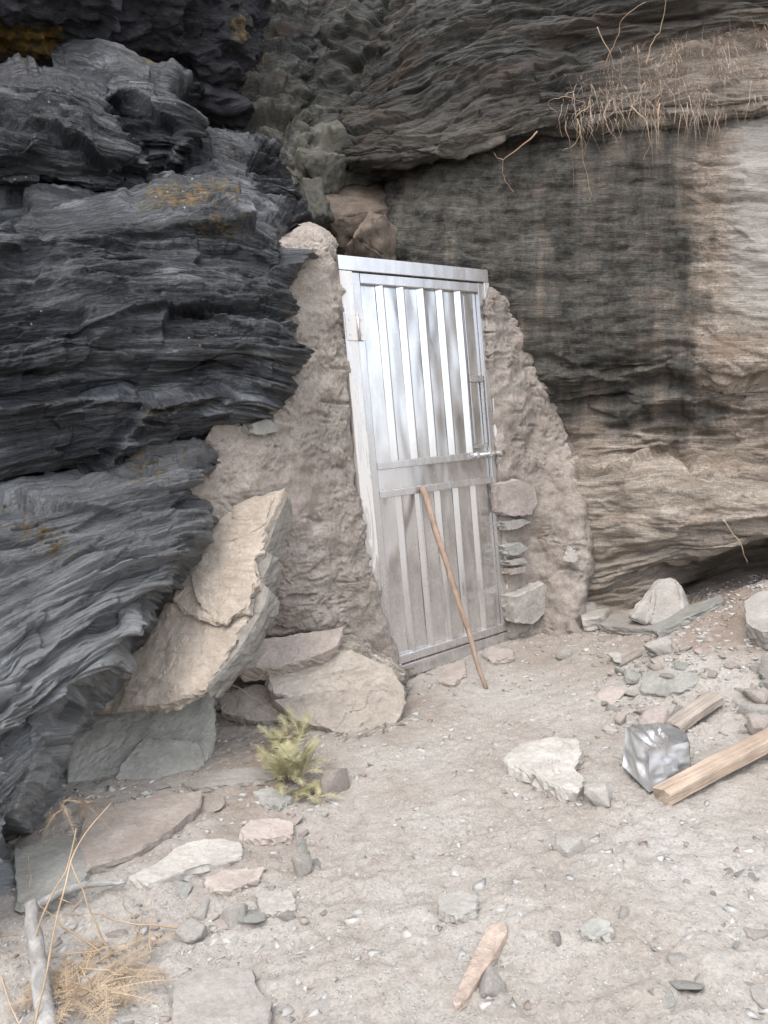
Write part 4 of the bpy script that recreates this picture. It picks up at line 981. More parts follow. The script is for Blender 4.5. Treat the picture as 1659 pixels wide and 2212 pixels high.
# ------------------------------------------------------------------ rocks
RV = [rock_mesh(100 + i, sub=4, planes=13 + i % 5, noise=0.07) for i in range(10)]
RS = [rock_mesh(200 + i, sub=1, planes=10 + i % 5, noise=0.0) for i in range(18)]
RH = [rock_mesh(300 + i, sub=7, planes=14 + i % 5, noise=0.13) for i in range(5)]
def put_rock(name, me, p, size, mat, rz=0.0, tilt=(0, 0)):
    if not me.materials: me.materials.append(None)
    o = bpy.data.objects.new(name, me); COL.objects.link(o)
    o.location = p; o.scale = size; o.rotation_euler = (tilt[0], tilt[1], rz)
    o.material_slots[0].link = 'OBJECT'; o.material_slots[0].material = mat
    return o
def rock_px(u0, v0, u1, v1, d, mat, label, me, rz=0.0, deep=1.0, tilt=(0, 0), name='rock', cat='rock'):
    """rock whose picture extent is the box u0..u1, v0..v1 at depth d"""
    w = (u1 - u0) / FPX * d; h = (v1 - v0) / FPX * d
    p = P((u0 + u1) / 2, (v0 + v1) / 2, d)
    return tag(put_rock(name, me, p, (w * 1.1, w * deep, h * 1.1), mat, rz, tilt), label, cat)
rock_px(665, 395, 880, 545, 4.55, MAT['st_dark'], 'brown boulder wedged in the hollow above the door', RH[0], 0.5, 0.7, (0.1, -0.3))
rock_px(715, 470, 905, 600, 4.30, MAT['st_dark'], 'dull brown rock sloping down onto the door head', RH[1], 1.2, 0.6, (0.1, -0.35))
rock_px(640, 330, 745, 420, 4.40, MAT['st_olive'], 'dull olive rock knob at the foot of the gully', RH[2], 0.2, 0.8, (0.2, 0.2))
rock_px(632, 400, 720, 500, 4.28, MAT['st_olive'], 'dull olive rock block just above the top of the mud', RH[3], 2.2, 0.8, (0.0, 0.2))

def gstone(pix, th, mat, seed, label, cat='stone', sink=0.35, jit=0.003, lump=0.005, name='flat_stone', npts=48):
    """flat stone lying on the ground with the given picture outline of its top"""
    pts = np.array([G(u, v, th * (1 - sink)) for u, v in pix])
    c = pts.mean(0); A = np.c_[pts[:, :2] - c[:2], np.ones(len(pts))]
    sol = np.linalg.lstsq(A, pts[:, 2], rcond=None)[0]
    pts[:, 2] = A @ sol
    n = np.array([-sol[0], -sol[1], 1.0])
    me, o0 = slab_mesh(pts, th, n, jit, seed, lump, npts)
    o = obj(name, me, mat); o.location = o0
    return tag(o, label, cat)
gstone([(275, 1897), (330, 1862), (400, 1822), (460, 1809), (522, 1815), (528, 1842), (500, 1862), (440, 1876), (370, 1890), (320, 1908)], 0.045, MAT['st_pale'], 41, 'long pale slab of stone lying on the debris at the foot of the slate', lump=0.007)
gstone([(185, 1750), (330, 1717), (440, 1706), (432, 1740), (370, 1792), (300, 1832), (230, 1862), (190, 1872), (165, 1820)], 0.05, MAT['st_brown'], 42, 'broad flat brownish slab behind the long pale slab')
gstone([(518, 1792), (540, 1770), (600, 1764), (636, 1775), (632, 1803), (580, 1812), (530, 1812)], 0.045, MAT['st_pink'], 43, 'blocky buff stone lying right of the long pale slab')
gstone([(545, 1712), (582, 1698), (634, 1724), (604, 1744), (570, 1735)], 0.03, MAT['st_green'], 44, 'smooth grey pointed stone below the green fern')
gstone([(443, 1898), (480, 1878), (575, 1870), (560, 1896), (500, 1925), (458, 1918)], 0.035, MAT['st_brown'], 45, 'flat brownish stone just below the long pale slab')
gstone([(1085, 1642), (1108, 1616), (1150, 1600), (1200, 1590), (1250, 1600), (1256, 1625), (1240, 1650), (1262, 1680), (1258, 1705), (1226, 1712), (1180, 1690), (1120, 1662)], 0.075, MAT['st_pale'], 46, 'large pale boulder lying alone on the bare ground before the door', lump=0.018, jit=0.005, npts=80)
gstone([(372, 2120), (430, 2090), (545, 2085), (560, 2140), (592, 2170), (575, 2230), (400, 2240), (370, 2190)], 0.05, MAT['st_grey'], 47, 'big dull grey slab half buried at the bottom edge of the picture')
gstone([(30, 1840), (130, 1800), (205, 1835), (185, 1900), (120, 1950), (35, 1950)], 0.05, MAT['st_green'], 48, 'grey-green slab under the dry fern stems')
gstone([(553, 1925), (632, 1925), (640, 1962), (562, 1972)], 0.03, MAT['st_grey'], 49, 'pale grey square flat stone beyond the white cube-shaped stones')
gstone([(944, 1938), (1000, 1920), (1030, 1934), (1029, 1962), (990, 1978), (950, 1966)], 0.05, MAT['st_pale'], 50, 'rounded pale stone just behind the pointed wood chip', lump=0.005)
gstone([(1250, 2002), (1280, 1982), (1314, 1988), (1326, 2010), (1292, 2026), (1262, 2020)], 0.04, MAT['st_green'], 51, 'smooth grey-green cobble on the bare ground', lump=0.005)
gstone([(1606, 1300), (1640, 1278), (1720, 1268), (1730, 1370), (1645, 1366), (1612, 1345)], 0.12, MAT['st_grey'], 52, 'large square slab sticking out of the brown bank', sink=0.1)
gstone([(1388, 1455), (1450, 1442), (1512, 1452), (1500, 1482), (1440, 1500), (1383, 1492)], 0.04, MAT['st_green'], 53, 'flat greenish slab behind the shiny tin')
gstone([(1268, 1338), (1340, 1316), (1392, 1330), (1420, 1352), (1350, 1358), (1300, 1352)], 0.05, MAT['st_grey'], 54, 'flat grey stone at the front of the rubble below the cliff', sink=0.1)
gstone([(1330, 1318), (1400, 1300), (1432, 1318), (1380, 1335)], 0.05, MAT['st_brown'], 55, 'flat brown stone under the pebbly boulder', sink=0.0)
gstone([(1400, 1352), (1470, 1318), (1556, 1280), (1562, 1292), (1490, 1330), (1420, 1366)], 0.04, MAT['st_green'], 56, 'long thin greenish slab tilted up to the dark cavity', sink=0.0)
gstone([(1040, 1412), (1062, 1398), (1108, 1402), (1110, 1418), (1060, 1426)], 0.035, MAT['st_pink'], 57, 'flat pinkish stone at the foot of the leaning stick', sink=0.1)
gstone([(944, 1470), (962, 1438), (1004, 1425), (1006, 1452), (980, 1478)], 0.03, MAT['st_brown'], 58, 'flat brown stone tucked under the threshold of the door', sink=0.2)
gstone([(445, 1665), (560, 1655), (600, 1672), (520, 1690), (420, 1705), (400, 1690)], 0.04, MAT['st_grey'], 59, 'thin layered grey stone below the hollow slab')
gstone([(1262, 1262), (1330, 1300), (1300, 1330), (1258, 1340), (1240, 1300)], 0.10, MAT['st_grey'], 60, 'broken grey stone where the mud meets the cliff', sink=0.2)
def grock(u0, v0, u1, v1, mat, label, me, rz=0.0, deep=0.9, sink=0.18, cat='stone', name='stone'):
    """rock standing on the ground inside the picture box"""
    p = G((u0 + u1) / 2, v1 - (v1 - v0) * 0.12); d = (p - CAM) @ FW
    w = (u1 - u0) / FPX * d; h = (v1 - v0) / FPX * d * 1.05
    p[2] += h * (0.5 - sink)
    return tag(put_rock(name, me, p, (w * 1.05, w * deep, h), mat, rz), label, cat)
def hull_rock(name, pts, mat, label, cat, seed, cuts=9, amp=0.012):
    pts = np.array([P(*q) for q in pts]); o0 = np.array([pts[:, 0].mean(), pts[:, 1].mean(), pts[:, 2].min()])
    bm = bmesh.new()
    for q in pts - o0: bm.verts.new(q)
    bmesh.ops.convex_hull(bm, input=bm.verts); bmesh.ops.bevel(bm, geom=list(bm.edges), offset=0.012, segments=2, affect='EDGES', clamp_overlap=True)
    bmesh.ops.triangulate(bm, faces=bm.faces); bmesh.ops.subdivide_edges(bm, edges=bm.edges, cuts=cuts, use_grid_fill=True); bmesh.ops.triangulate(bm, faces=bm.faces)
    V = np.array([v.co for v in bm.verts]); bm.normal_update(); Nv = np.array([v.normal for v in bm.verts])
    h = amp * fbm(V[:, 0] * 9 + seed, V[:, 1] * 9, V[:, 2] * 9, 3) + 0.3 * amp * np.abs(pn(V[:, 0] * 50, V[:, 1] * 50, V[:, 2] * 50))
    for v, q in zip(bm.verts, V + Nv * h[:, None]): v.co = q
    o = obj(name, bm_mesh(name, bm, True), mat); o.location = o0; return tag(o, label, cat)
hull_rock('boulder', [(1418, 1250, 3.78), (1450, 1246, 3.80), (1468, 1258, 3.74), (1497, 1325, 3.66), (1372, 1312, 3.72), (1352, 1335, 3.66), (1400, 1352, 3.52), (1475, 1356, 3.52), (1490, 1330, 3.95), (1380, 1320, 4.0)], MAT['st_grey'], 'pebbly grey boulder shaped like a wedge below the cliff', 'boulder', 4)
grock(1398, 1376, 1456, 1414, MAT['st_pale'], 'white angular stone sitting alone on the brown bank', RV[0], 0.3)
grock(1264, 1690, 1327, 1738, MAT['st_pale'], 'small pale stone right of the large pale boulder', RV[1], 0.9)
grock(1383, 1534, 1456, 1578, MAT['st_pink'], 'pink-white block just behind the shiny tin', RV[2], 0.2)
grock(484, 1948, 540, 2000, MAT['st_pale'], 'white angular stone between the flat slabs', RV[3], 0.5)
grock(385, 1990, 448, 2035, MAT['st_pale'], 'white cube-shaped stone among the debris', RV[4], 0.1)
grock(636, 1842, 680, 1895, MAT['st_grey'], 'pale upright stone at the edge of the bare ground', RV[5], 0.7)
grock(1198, 1808, 1258, 1846, MAT['st_pale'], 'lumpy white stone in the middle of the bare ground', RV[6], 0.4)
grock(1030, 2090, 1090, 2148, MAT['st_grey'], 'round grey stone beside the pointed wood chip', RV[7], 0.4, sink=0.3)
grock(1330, 1540, 1352, 1568, MAT['st_pink'], 'tiny orange-pink stone at the tip of the shiny tin', RS[0], 0.4)
grock(690, 1640, 755, 1712, MAT['st_pink'], 'brownish boulder right of the green fern', RV[8], 0.4, sink=0.3)
grock(1615, 1545, 1662, 1590, MAT['st_pink'], 'pinkish block in the rubble at the edge of the picture', RV[9], 0.8)
grock(1186, 2005, 1220, 2040, MAT['st_grey'], 'small egg-shaped stone left of the grey-green cobble', RS[1], 0.8)
grock(1248, 1290, 1300, 1352, MAT['st_grey'], 'broken stone wedged between the mud foot and the cliff', RV[4], 0.5)
grock(1225, 1340, 1262, 1372, MAT['st_brown'], 'brown stone at the foot of the mud near the cliff', RV[2], 1.1)
grock(1640, 1395, 1700, 1470, MAT['st_grey'], 'rough grey boulder half out of the picture below the square slab', RV[3], 0.8)
grock(1200, 1400, 1236, 1422, MAT['st_pale'], 'pale blue-white stone on the ground right of the door', RS[2], 0.8)

# loose stones: counted one by one, told apart only by where they lie
LM = [((1420, 1640), 'the shiny tin'), ((1510, 1555), 'the weathered offcut'), ((1530, 1700), 'the timber plank'), ((1175, 1650), 'the large pale boulder'), ((1445, 1470), 'the flat greenish slab'),
      ((1428, 1395), 'the white stone on the bank'), ((1430, 1300), 'the pebbly boulder'), ((1640, 1320), 'the square slab in the bank'), ((1150, 1310), 'the grey stone in the mud'), ((1075, 1412), 'the foot of the stick'),
      ((400, 1860), 'the long pale slab'), ((300, 1790), 'the broad brownish slab'), ((580, 1790), 'the blocky buff stone'), ((630, 1650), 'the green fern'), ((510, 1895), 'the flat brownish stone'), ((515, 1975), 'the white angular stone'),
      ((415, 2012), 'the cube-shaped stone'), ((480, 2160), 'the dull grey slab'), ((220, 2120), 'the dry fern'), ((90, 2080), 'the grey branch'), ((1035, 2080), 'the wood chip'), ((988, 1950), 'the rounded pale stone'),
      ((1288, 2005), 'the grey-green cobble'), ((1228, 1828), 'the lumpy white stone'), ((920, 1440), 'the threshold'), ((1060, 2118), 'the round grey stone'), ((595, 1945), 'the square flat stone')]
MN = {'st_grey': 'grey', 'st_pale': 'pale', 'st_green': 'greenish', 'st_pink': 'pinkish', 'st_brown': 'brown'}
def near_phrase(u, v):
    (a, b_), nm = min(LM, key=lambda q: (q[0][0] - u) ** 2 + (q[0][1] - v) ** 2)
    du, dv = u - a, v - b_
    rel = ('right of' if du > 0 else 'left of') if abs(du) > abs(dv) * 1.2 else ('in front of' if dv > 0 else 'behind')
    dist = math.hypot(du, dv)
    return ('just ' if dist < 70 else 'some way ' if 150 < dist < 240 else 'well ' if 240 <= dist < 330 else 'far ' if dist >= 330 else '') + rel + ' ' + nm
def scatter(n, ubox, vbox, smin, smax, mats, kind, group, seed, flat=(0.3, 0.8), excl=()):
    r = random.Random(seed)
    for i in range(n):
        for _ in range(30):
            u = r.uniform(*ubox); v = r.uniform(*vbox)
            if not any(a < u < b and c < v < d for a, b, c, d in excl): break
        p = G(u, v); s = smin * (smax / smin) ** (r.random() ** 1.6)
        fl = r.uniform(*flat); sz = s * fl
        p[2] += sz * 0.05
        mt = r.choice(mats)
        o = put_rock('stone', r.choice(RS), p, (s, s * r.uniform(0.55, 1.0), sz), MAT[mt], r.uniform(0, 6.28), (r.uniform(-0.35, 0.35), r.uniform(-0.35, 0.35)))
        px = s / ((p - CAM) @ FW) * FPX
        size = 'tiny' if px < 16 else 'small' if px < 30 else 'middle-sized' if px < 50 else 'large'
        tag(o, f"{size} {MN[mt]} {'flat ' if fl < 0.42 else 'blocky ' if fl > 0.62 else ''}{kind} {near_phrase(u, v)}", 'stone', group)
EX = [(1330, 1500, 1550, 1720), (1400, 1660, 1600, 1770), (1075, 1270, 1580, 1730), (960, 1100, 1980, 2180)]
scatter(60, (1310, 1690), (1400, 1660), 0.03, 0.13, ['st_grey', 'st_pale', 'st_green', 'st_pink', 'st_brown'], 'stone', 'stones in the rubble on the right', 1, (0.3, 0.75), EX)
scatter(28, (1110, 1480), (1335, 1440), 0.025, 0.10, ['st_grey', 'st_green', 'st_pale', 'st_brown'], 'chip', 'stone chips below the cliff', 2, (0.2, 0.5))
scatter(42, (230, 720), (1655, 2010), 0.018, 0.085, ['st_grey', 'st_brown', 'st_pink', 'st_green', 'st_pale'], 'stone', 'stones among the slabs', 3, (0.25, 0.7), [(270, 530, 1805, 1910)])
scatter(30, (60, 720), (2000, 2240), 0.014, 0.06, ['st_grey', 'st_brown', 'st_pale', 'st_green'], 'stone', 'stones near the branch', 4, (0.3, 0.7), [(370, 590, 2080, 2230)])
scatter(40, (950, 1690), (1880, 2240), 0.012, 0.050, ['st_grey', 'st_pale', 'st_pale', 'st_green', 'st_brown'], 'pebble', 'pebbles on the dusty ground', 5, (0.4, 0.8), EX)
scatter(20, (1380, 1690), (1780, 2200), 0.03, 0.10, ['st_grey', 'st_green'], 'half-buried stone', 'half-buried stones', 6, (0.15, 0.3), EX)
scatter(16, (760, 1300), (1470, 1640), 0.012, 0.045, ['st_pale', 'st_grey', 'st_brown'], 'chip', 'chips before the door', 7, (0.3, 0.6), EX)

scatter(22, (190, 720), (1670, 2060), 0.06, 0.15, ['st_grey', 'st_brown', 'st_pink', 'st_pale', 'st_green'], 'shard', 'flat shards at the foot of the slate', 8, (0.14, 0.28), [(270, 530, 1805, 1910), (540, 720, 1540, 1740)])
scatter(26, (1280, 1690), (1370, 1640), 0.05, 0.16, ['st_grey', 'st_pale', 'st_green', 'st_pink', 'st_brown'], 'shard', 'flat shards in the rubble on the right', 9, (0.16, 0.35), EX)
# gravel and chips too small to count
ico = rock_np(7, sub=1, planes=9, noise=0.0, bev=0.0)
ng = 19000
r = np.random.default_rng(5)
cand = np.stack([r.uniform(-1.25, 2.2, ng * 6), r.uniform(1.05, 4.0, ng * 6)], 1)
pz = gbase(cand[:, 0], cand[:, 1]); cu, cv = UV(np.c_[cand, pz])
dens = 0.15 + sstep(-0.1, 0.45, fbm(cand[:, 0] * 1.7, cand[:, 1] * 1.7, 7.7, 3)) + 0.9 * sstep(1250, 1450, cu) * sstep(1700, 1500, cv) + 0.7 * sstep(760, 560, cu)
dens *= np.clip((cand[:, 1] / 2.6), 0.5, 1.2)
dens *= ((cu > -60) & (cu < 1720) & (cv < 2280))
keep = cand[np.argsort(r.random(len(cand)) / np.maximum(dens, 1e-6))[:ng]]
kz = gz(keep[:, 0], keep[:, 1])
sz = 0.006 * (6.5 ** (r.random(ng) ** 2.2))
ang = r.uniform(0, 6.28, ng); asp = r.uniform(0.5, 1, ng); fl = r.uniform(0.15, 0.55, ng)
V0 = ico[0][None] * np.stack([sz, sz * asp, sz * fl], 1)[:, None, :] * (1 + 0.35 * r.normal(size=(ng, len(ico[0]), 1)) * 0.5)
Vr = np.stack([V0[..., 0] * np.cos(ang)[:, None] - V0[..., 1] * np.sin(ang)[:, None], V0[..., 0] * np.sin(ang)[:, None] + V0[..., 1] * np.cos(ang)[:, None], V0[..., 2] + 0.25 * V0[..., 0] * r.uniform(-1, 1, (ng, 1))], -1)
Vr += np.stack([keep[:, 0], keep[:, 1], kz + sz * fl * 0.11], 1)[:, None, :]
Fg = (ico[1][None] + (np.arange(ng) * len(ico[0]))[:, None, None]).reshape(-1, 3)
tint = np.repeat(r.random(ng), len(ico[0]))
m, t, b = nt('gravel'); k = NB(t)
col = k.ramp(k.attr('tint'), [(0.0, (0.22, 0.18, 0.15)), (0.3, (0.33, 0.30, 0.27)), (0.6, (0.36, 0.36, 0.35)), (0.9, (0.40, 0.38, 0.35)), (1.0, (0.48, 0.455, 0.42))])
col = k.mix(0.6, col, k.ramp(k.noise(k.coord('Object'), 90.0, 4), [(0.3, 0.75), (0.7, 1.2)]), 'MULTIPLY')
k.l(col, b.inputs['Base Color']); b.inputs['Roughness'].default_value = 0.9
gr = obj('gravel', mesh_np('gravel', Vr, Fg, None, {'tint': tint}, smooth=False), m); gr['kind'] = 'stuff'
gr['label'] = 'loose gravel and stone chips strewn over the dusty ground'; gr['category'] = 'gravel'

# ------------------------------------------------------------------ timber, chip, tin, branch
MAT['plank'] = wood_mat('sawn_plank', (0.33, 0.255, 0.195), (0.47, 0.375, 0.295), (3, 50, 50))
MAT['oldwood'] = wood_mat('weathered_wood', (0.26, 0.22, 0.185), (0.38, 0.33, 0.285), (4, 60, 60))
MAT['chip'] = wood_mat('wood_chip', (0.38, 0.30, 0.245), (0.50, 0.41, 0.345), (50, 50, 50))
MAT['branch'] = wood_mat('grey_branch', (0.24, 0.23, 0.215), (0.40, 0.39, 0.37), (25, 25, 25))
def timber(name, a, b, w, th, mat, seed, nl=24, bend=0.006):
    """sawn length of wood from a to b: worn, slightly bowed, with chipped ends"""
    a = np.asarray(a, float); b = np.asarray(b, float); L = np.linalg.norm(b - a); ex = (b - a) / L
    ey = np.cross([0, 0, 1.0], ex); ey /= np.linalg.norm(ey); ez = np.cross(ex, ey)
    prof = [(-.5, -.42), (-.5, .3), (-.44, .47), (-.2, .5), (.15, .5), (.43, .46), (.5, .32), (.5, -.42), (.3, -.5), (-.3, -.5)]
    V = []; npf = len(prof)
    for i in range(nl):
        f = i / (nl - 1); x = f * L
        for j, (py, pz_) in enumerate(prof):
            wj = 1 + 0.05 * float(pn(f * 6, j * 1.3 + seed, 0.5)); e = 0.02 * (float(pn(j * 1.7 + 0.3, seed + 2.5, 1.5))) * (1 if i in (0, nl - 1) else 0)
            V.append(ex * (x + e) + ey * (py * w * wj + bend * math.sin(f * 3)) + ez * (pz_ * th * wj))
    F = []
    for i in range(nl - 1):
        for j in range(npf): F.append((i * npf + j, i * npf + (j + 1) % npf, (i + 1) * npf + (j + 1) % npf, (i + 1) * npf + j))
    F += [tuple(range(npf)), tuple((nl - 1) * npf + j for j in range(npf - 1, -1, -1))]
    M_ = np.stack([ex, ey, ez]); Vl = np.array(V) @ M_.T
    me = bpy.data.meshes.new(name); me.from_pydata([tuple(v) for v in Vl], [], F)
    bm = bmesh.new(); bm.from_mesh(me); bmesh.ops.recalc_face_normals(bm, faces=bm.faces); bm.to_mesh(me); bm.free()
    o = obj(name, me, mat)
    o.matrix_world = Matrix(((ex[0], ey[0], ez[0], a[0]), (ex[1], ey[1], ez[1], a[1]), (ex[2], ey[2], ez[2], a[2]), (0, 0, 0, 1)))
    return o
a = G(1430, 1738); bq = G(1690, 1622); ab = bq - a
a[2] += 0.028; e = a + ab * 1.35; e[2] = gz(e[0], e[1]) + 0.05
tag(timber('timber_plank', a, e, 0.062, 0.05, MAT['plank'], 1), 'pale sawn timber plank lying on the ground and running out of the picture', 'plank')
a = G(1455, 1588); e = G(1548, 1532); a[2] += 0.03; e[2] += 0.05
tag(timber('timber_offcut', a, e, 0.07, 0.04, MAT['oldwood'], 5), 'weathered timber offcut sticking out behind the shiny tin', 'timber')
wc = gstone([(977, 2166), (1000, 2108), (1048, 2012), (1062, 1996), (1092, 1990), (1097, 2008), (1076, 2052), (1012, 2148), (990, 2172)], 0.022, MAT['chip'], 77, 'pointed pinkish wood chip lying on the dusty ground', 'wood', 0.0, 0.0015, 0.002, 'wood_chip', 60)

# crumpled offcut of shiny sheet: pleated flank, dull flat top, two upright faces
MAT['tin'] = metal_mat('shiny_tin', 0.60, 0.22, 0.62, (0.32, 0.30, 0.275))
MAT['tin_side'] = metal_mat('dusty_tin', 0.5, 0.42, 1.0, (0.33, 0.32, 0.305))
MAT['tin_dull'] = metal_mat('dull_tin', 0.42, 0.35, 0.45, (0.30, 0.30, 0.29))
p0 = G(1420, 1705); dt_ = (p0 - CAM) @ FW
def tp(u, v, dd=0.0): return P(u, v, dt_ + dd) - p0
tin = empty('crumpled_tin', tuple(p0)); tag(tin, 'crumpled shiny sheet-metal tin standing beside the timber plank', 'tin')
def quad_part(name, c, nr, nc, mat, pleat=0.0, npl=4, amp=0.004, seed=0):
    c = [np.asarray(q) for q in c]; s_, t_ = np.meshgrid(np.linspace(0, 1, nc), np.linspace(0, 1, nr))
    V = (1 - t_)[..., None] * ((1 - s_)[..., None] * c[0] + s_[..., None] * c[1]) + t_[..., None] * ((1 - s_)[..., None] * c[3] + s_[..., None] * c[2])
    n = np.cross(c[1] - c[0], c[3] - c[0]); n /= np.linalg.norm(n)
    if n @ (CAM - p0) < 0: n = -n
    edge = np.clip(np.minimum(np.minimum(s_, 1 - s_), np.minimum(t_, 1 - t_)) * 8, 0, 1)
    tri = np.abs(((s_ + 0.06 * np.sin(t_ * 5)) * npl) % 1.0 - 0.5) * 2
    h = pleat * (tri - 0.5) * np.sin(math.pi * np.clip(t_ * 1.0, 0.0, 1)) ** 0.6 + edge * (amp * pn(s_ * 3 + seed, t_ * 3, 0.5) + 0.5 * amp * np.abs(pn(s_ * 6 + seed, t_ * 6, 3.5)) + 1.2 * amp * facet(s_ * 2.6 + 0.3, t_ * 2.6 + 0.2, seed))
    V = V + h[..., None] * n
    V2 = np.concatenate([V.reshape(-1, 3), (V - n * 0.0015).reshape(-1, 3)]); F = grid_faces(nr, nc)
    return obj(name, mesh_np(name, V2, np.concatenate([F, F[:, ::-1] + nr * nc]), smooth=False), mat, tin)
A_ = tp(1352, 1570, 0.16); B_ = tp(1425, 1560, 0.22); C_ = tp(1488, 1602, 0.10); D_ = tp(1402, 1622, 0.0)
Eb = tp(1345, 1655, 0.10); Fb = tp(1402, 1712, -0.04); Gb = tp(1492, 1672, 0.06); Hb = tp(1470, 1640, 0.2)
quad_part('pleated_flank', (A_, B_, C_ * 0.55 + D_ * 0.45, D_), 26, 50, MAT['tin'], 0.012, 3, 0.006, 1)
quad_part('side_sheet', (A_, D_, Fb, Eb), 16, 16, MAT['tin_side'], 0.0, 4, 0.010, 2)
quad_part('front_sheet', (D_, C_, Gb, Fb), 16, 16, MAT['tin_side'], 0.0, 4, 0.010, 3)
quad_part('top_sheet', (B_, tp(1478, 1578, 0.2), C_, C_ * 0.55 + D_ * 0.45), 10, 10, MAT['tin_dull'], 0.0, 4, 0.006, 4)
quad_part('back_sheet', (tp(1478, 1578, 0.2), C_, Gb, Hb), 10, 10, MAT['tin_dull'], 0.0, 4, 0.006, 5)

# grey branch and dry stems at the lower corner
br = [G(112, 2290, 0.02), G(100, 2200, 0.03), G(88, 2110, 0.05), G(76, 2020, 0.09), G(66, 1945, 0.13)]
bo = tube_obj('branch', br, [0.021, 0.020, 0.019, 0.017, 0.014], MAT['branch'], 10, 6, None, 0.005, 2)
tag(bo, 'thick grey branch rising from the bottom corner among dry stems', 'branch')
bo = tube_obj('twig', [G(70, 1965, 0.06), G(120, 1935, 0.05), G(170, 1915, 0.05), G(225, 1908, 0.04), G(275, 1908, 0.03)], [0.010, 0.011, 0.010, 0.008, 0.004], MAT['branch'], 8, 5, None, 0.006, 6)
tag(bo, 'crooked grey twig lying across the slab beside the branch', 'twig')
MAT['straw'] = plain_mat('dry_straw', (0.33, 0.235, 0.15), (0.45, 0.345, 0.235), 0.7)
MAT['rust'] = plain_mat('rust_stem', (0.24, 0.15, 0.105), (0.34, 0.235, 0.17), 0.7)
MAT['fern'] = plain_mat('green_fern', (0.24, 0.235, 0.12), (0.42, 0.40, 0.24), 0.7, 30)
MAT['dryfern'] = plain_mat('dry_fern', (0.27, 0.20, 0.135), (0.42, 0.33, 0.235), 0.75, 30)
MAT['drygrass'] = plain_mat('dry_grass', (0.27, 0.20, 0.155), (0.46, 0.38, 0.31), 0.8, 6)
stems = [([(60, 2260, .0), (95, 2130, .10), (135, 1930, .28), (170, 1820, .34), (240, 1735, .36)], 'tall straw stem crossing the grey branch'),
         ([(60, 2080, .03), (100, 1960, .18), (140, 1880, .25), (165, 1790, .30)], 'straw stem with a brown seed head beside the branch'),
         ([(240, 2070, .02), (210, 2000, .10), (180, 1930, .18), (150, 1860, .24)], 'bent straw stem leaning to the slab edge'),
         ([(220, 2060, .02), (150, 2010, .06), (80, 1955, .12)], 'straw stem lying across the top of the branch'),
         ([(390, 2005, .02), (300, 1998, .03), (235, 1985, .05), (215, 1975, .06)], 'fallen straw stem pointing to the cube-shaped stone'),
         ([(0, 2100, .0), (15, 2150, .02), (50, 2230, .04)], 'short straw stem in the bottom corner of the picture')]
for pts, lab in stems:
    q = [G(u, v, l) for u, v, l in pts]
    tag(tube_obj('straw_twig', q, np.linspace(0.0026, 0.0012, len(q)), MAT['straw'], 6, 5, None, 0.004, len(lab)), lab, 'dry stem')

def frond(base, direction, length, up, droop, npair, leaf, r, width=0.35):
    """points of one fern frond: returns stem polyline and leaf quads (triangles)"""
    d = np.asarray(direction, float); d /= np.linalg.norm(d); side = np.cross(d, [0, 0, 1.0]); side /= np.linalg.norm(side)
    st_, V, F = [], [], []
    for i in range(npair + 1):
        f = i / npair
        st_.append(base + d * length * f + np.array([0, 0, 1.0]) * (up * f - droop * f * f))
    st_ = np.array(st_); T = np.gradient(st_, axis=0); T /= np.linalg.norm(T, axis=1, keepdims=True)
    for i in range(2, npair):
        f = i / npair; w = leaf * math.sin(math.pi * min(1, f * 0.85 + 0.12)) ** 0.8
        for sgn in (-1, 1):
            # each pinna carries small lobes
            pd = side * sgn * 0.85 + T[i] * 0.45 + np.array([0, 0, r.uniform(-0.25, 0.2)]); pd /= np.linalg.norm(pd)
            nl = 7
            for j in range(nl):
                c = st_[i] + pd * w * (j + 0.4) / nl; sz_ = w * 0.20 * (1 - 0.09 * j)
                for s2 in (-1, 1):
                    ld = T[i] * s2 + pd * 0.6 + np.array([r.uniform(-.3, .3) for _ in range(3)]); ld /= np.linalg.norm(ld)
                    nn = np.cross(ld, pd); nn /= np.linalg.norm(nn) + 1e-9; wd = np.cross(ld, nn) * sz_ * 0.30
                    n0 = len(V); V += [c, c + ld * sz_ * 0.5 + wd, c + ld * sz_, c + ld * sz_ * 0.5 - wd]; F.append((n0, n0 + 1, n0 + 2, n0 + 3))
    return st_, V, F
def fern(name, base, n, length, up, droop, leaf, mat, stem_mat, label, cat, seed, aim=None, spread=6.28, npair=20):
    r = random.Random(seed); root = empty(name, tuple(base)); tag(root, label, cat)
    VV, FF, SV, SF = [], [], [], []
    for i in range(n):
        a_ = (aim if aim is not None else 0) + r.uniform(-spread / 2, spread / 2)
        b_ = np.array([r.uniform(-.05, .05), r.uniform(-.05, .05), 0.0])
        s_, V, F = frond(b_, (math.cos(a_), math.sin(a_), 0), length * r.uniform(0.6, 1.1), up * r.uniform(0.4, 1.1), droop * r.uniform(0.6, 1.2), npair, leaf * r.uniform(0.7, 1.1), r)
        n0 = len(VV); VV += V; FF += [tuple(x + n0 for x in f) for f in F]
        tv, tf = tube_np(s_, np.linspace(0.0016, 0.0006, len(s_)), 4); n1 = sum(len(x) for x in SV); SV.append(tv); SF.append(tf + n1)
    obj('foliage', mesh_np('foliage', np.array(VV), np.array(FF), smooth=False), mat, root)
    obj('stem', mesh_np('stem', np.concatenate(SV), np.concatenate(SF)), stem_mat, root)
    return root
fern('green_fern', G(632, 1675, 0.03), 44, 0.115, 0.20, 0.08, 0.034, MAT['fern'], MAT['straw'], 'green fern plant growing on the debris below the mud wall', 'fern', 3)
fern('green_fern', G(620, 1608, 0.04), 26, 0.11, 0.15, 0.06, 0.030, MAT['fern'], MAT['straw'], 'smaller yellowish fern just above the green fern plant', 'fern', 4)
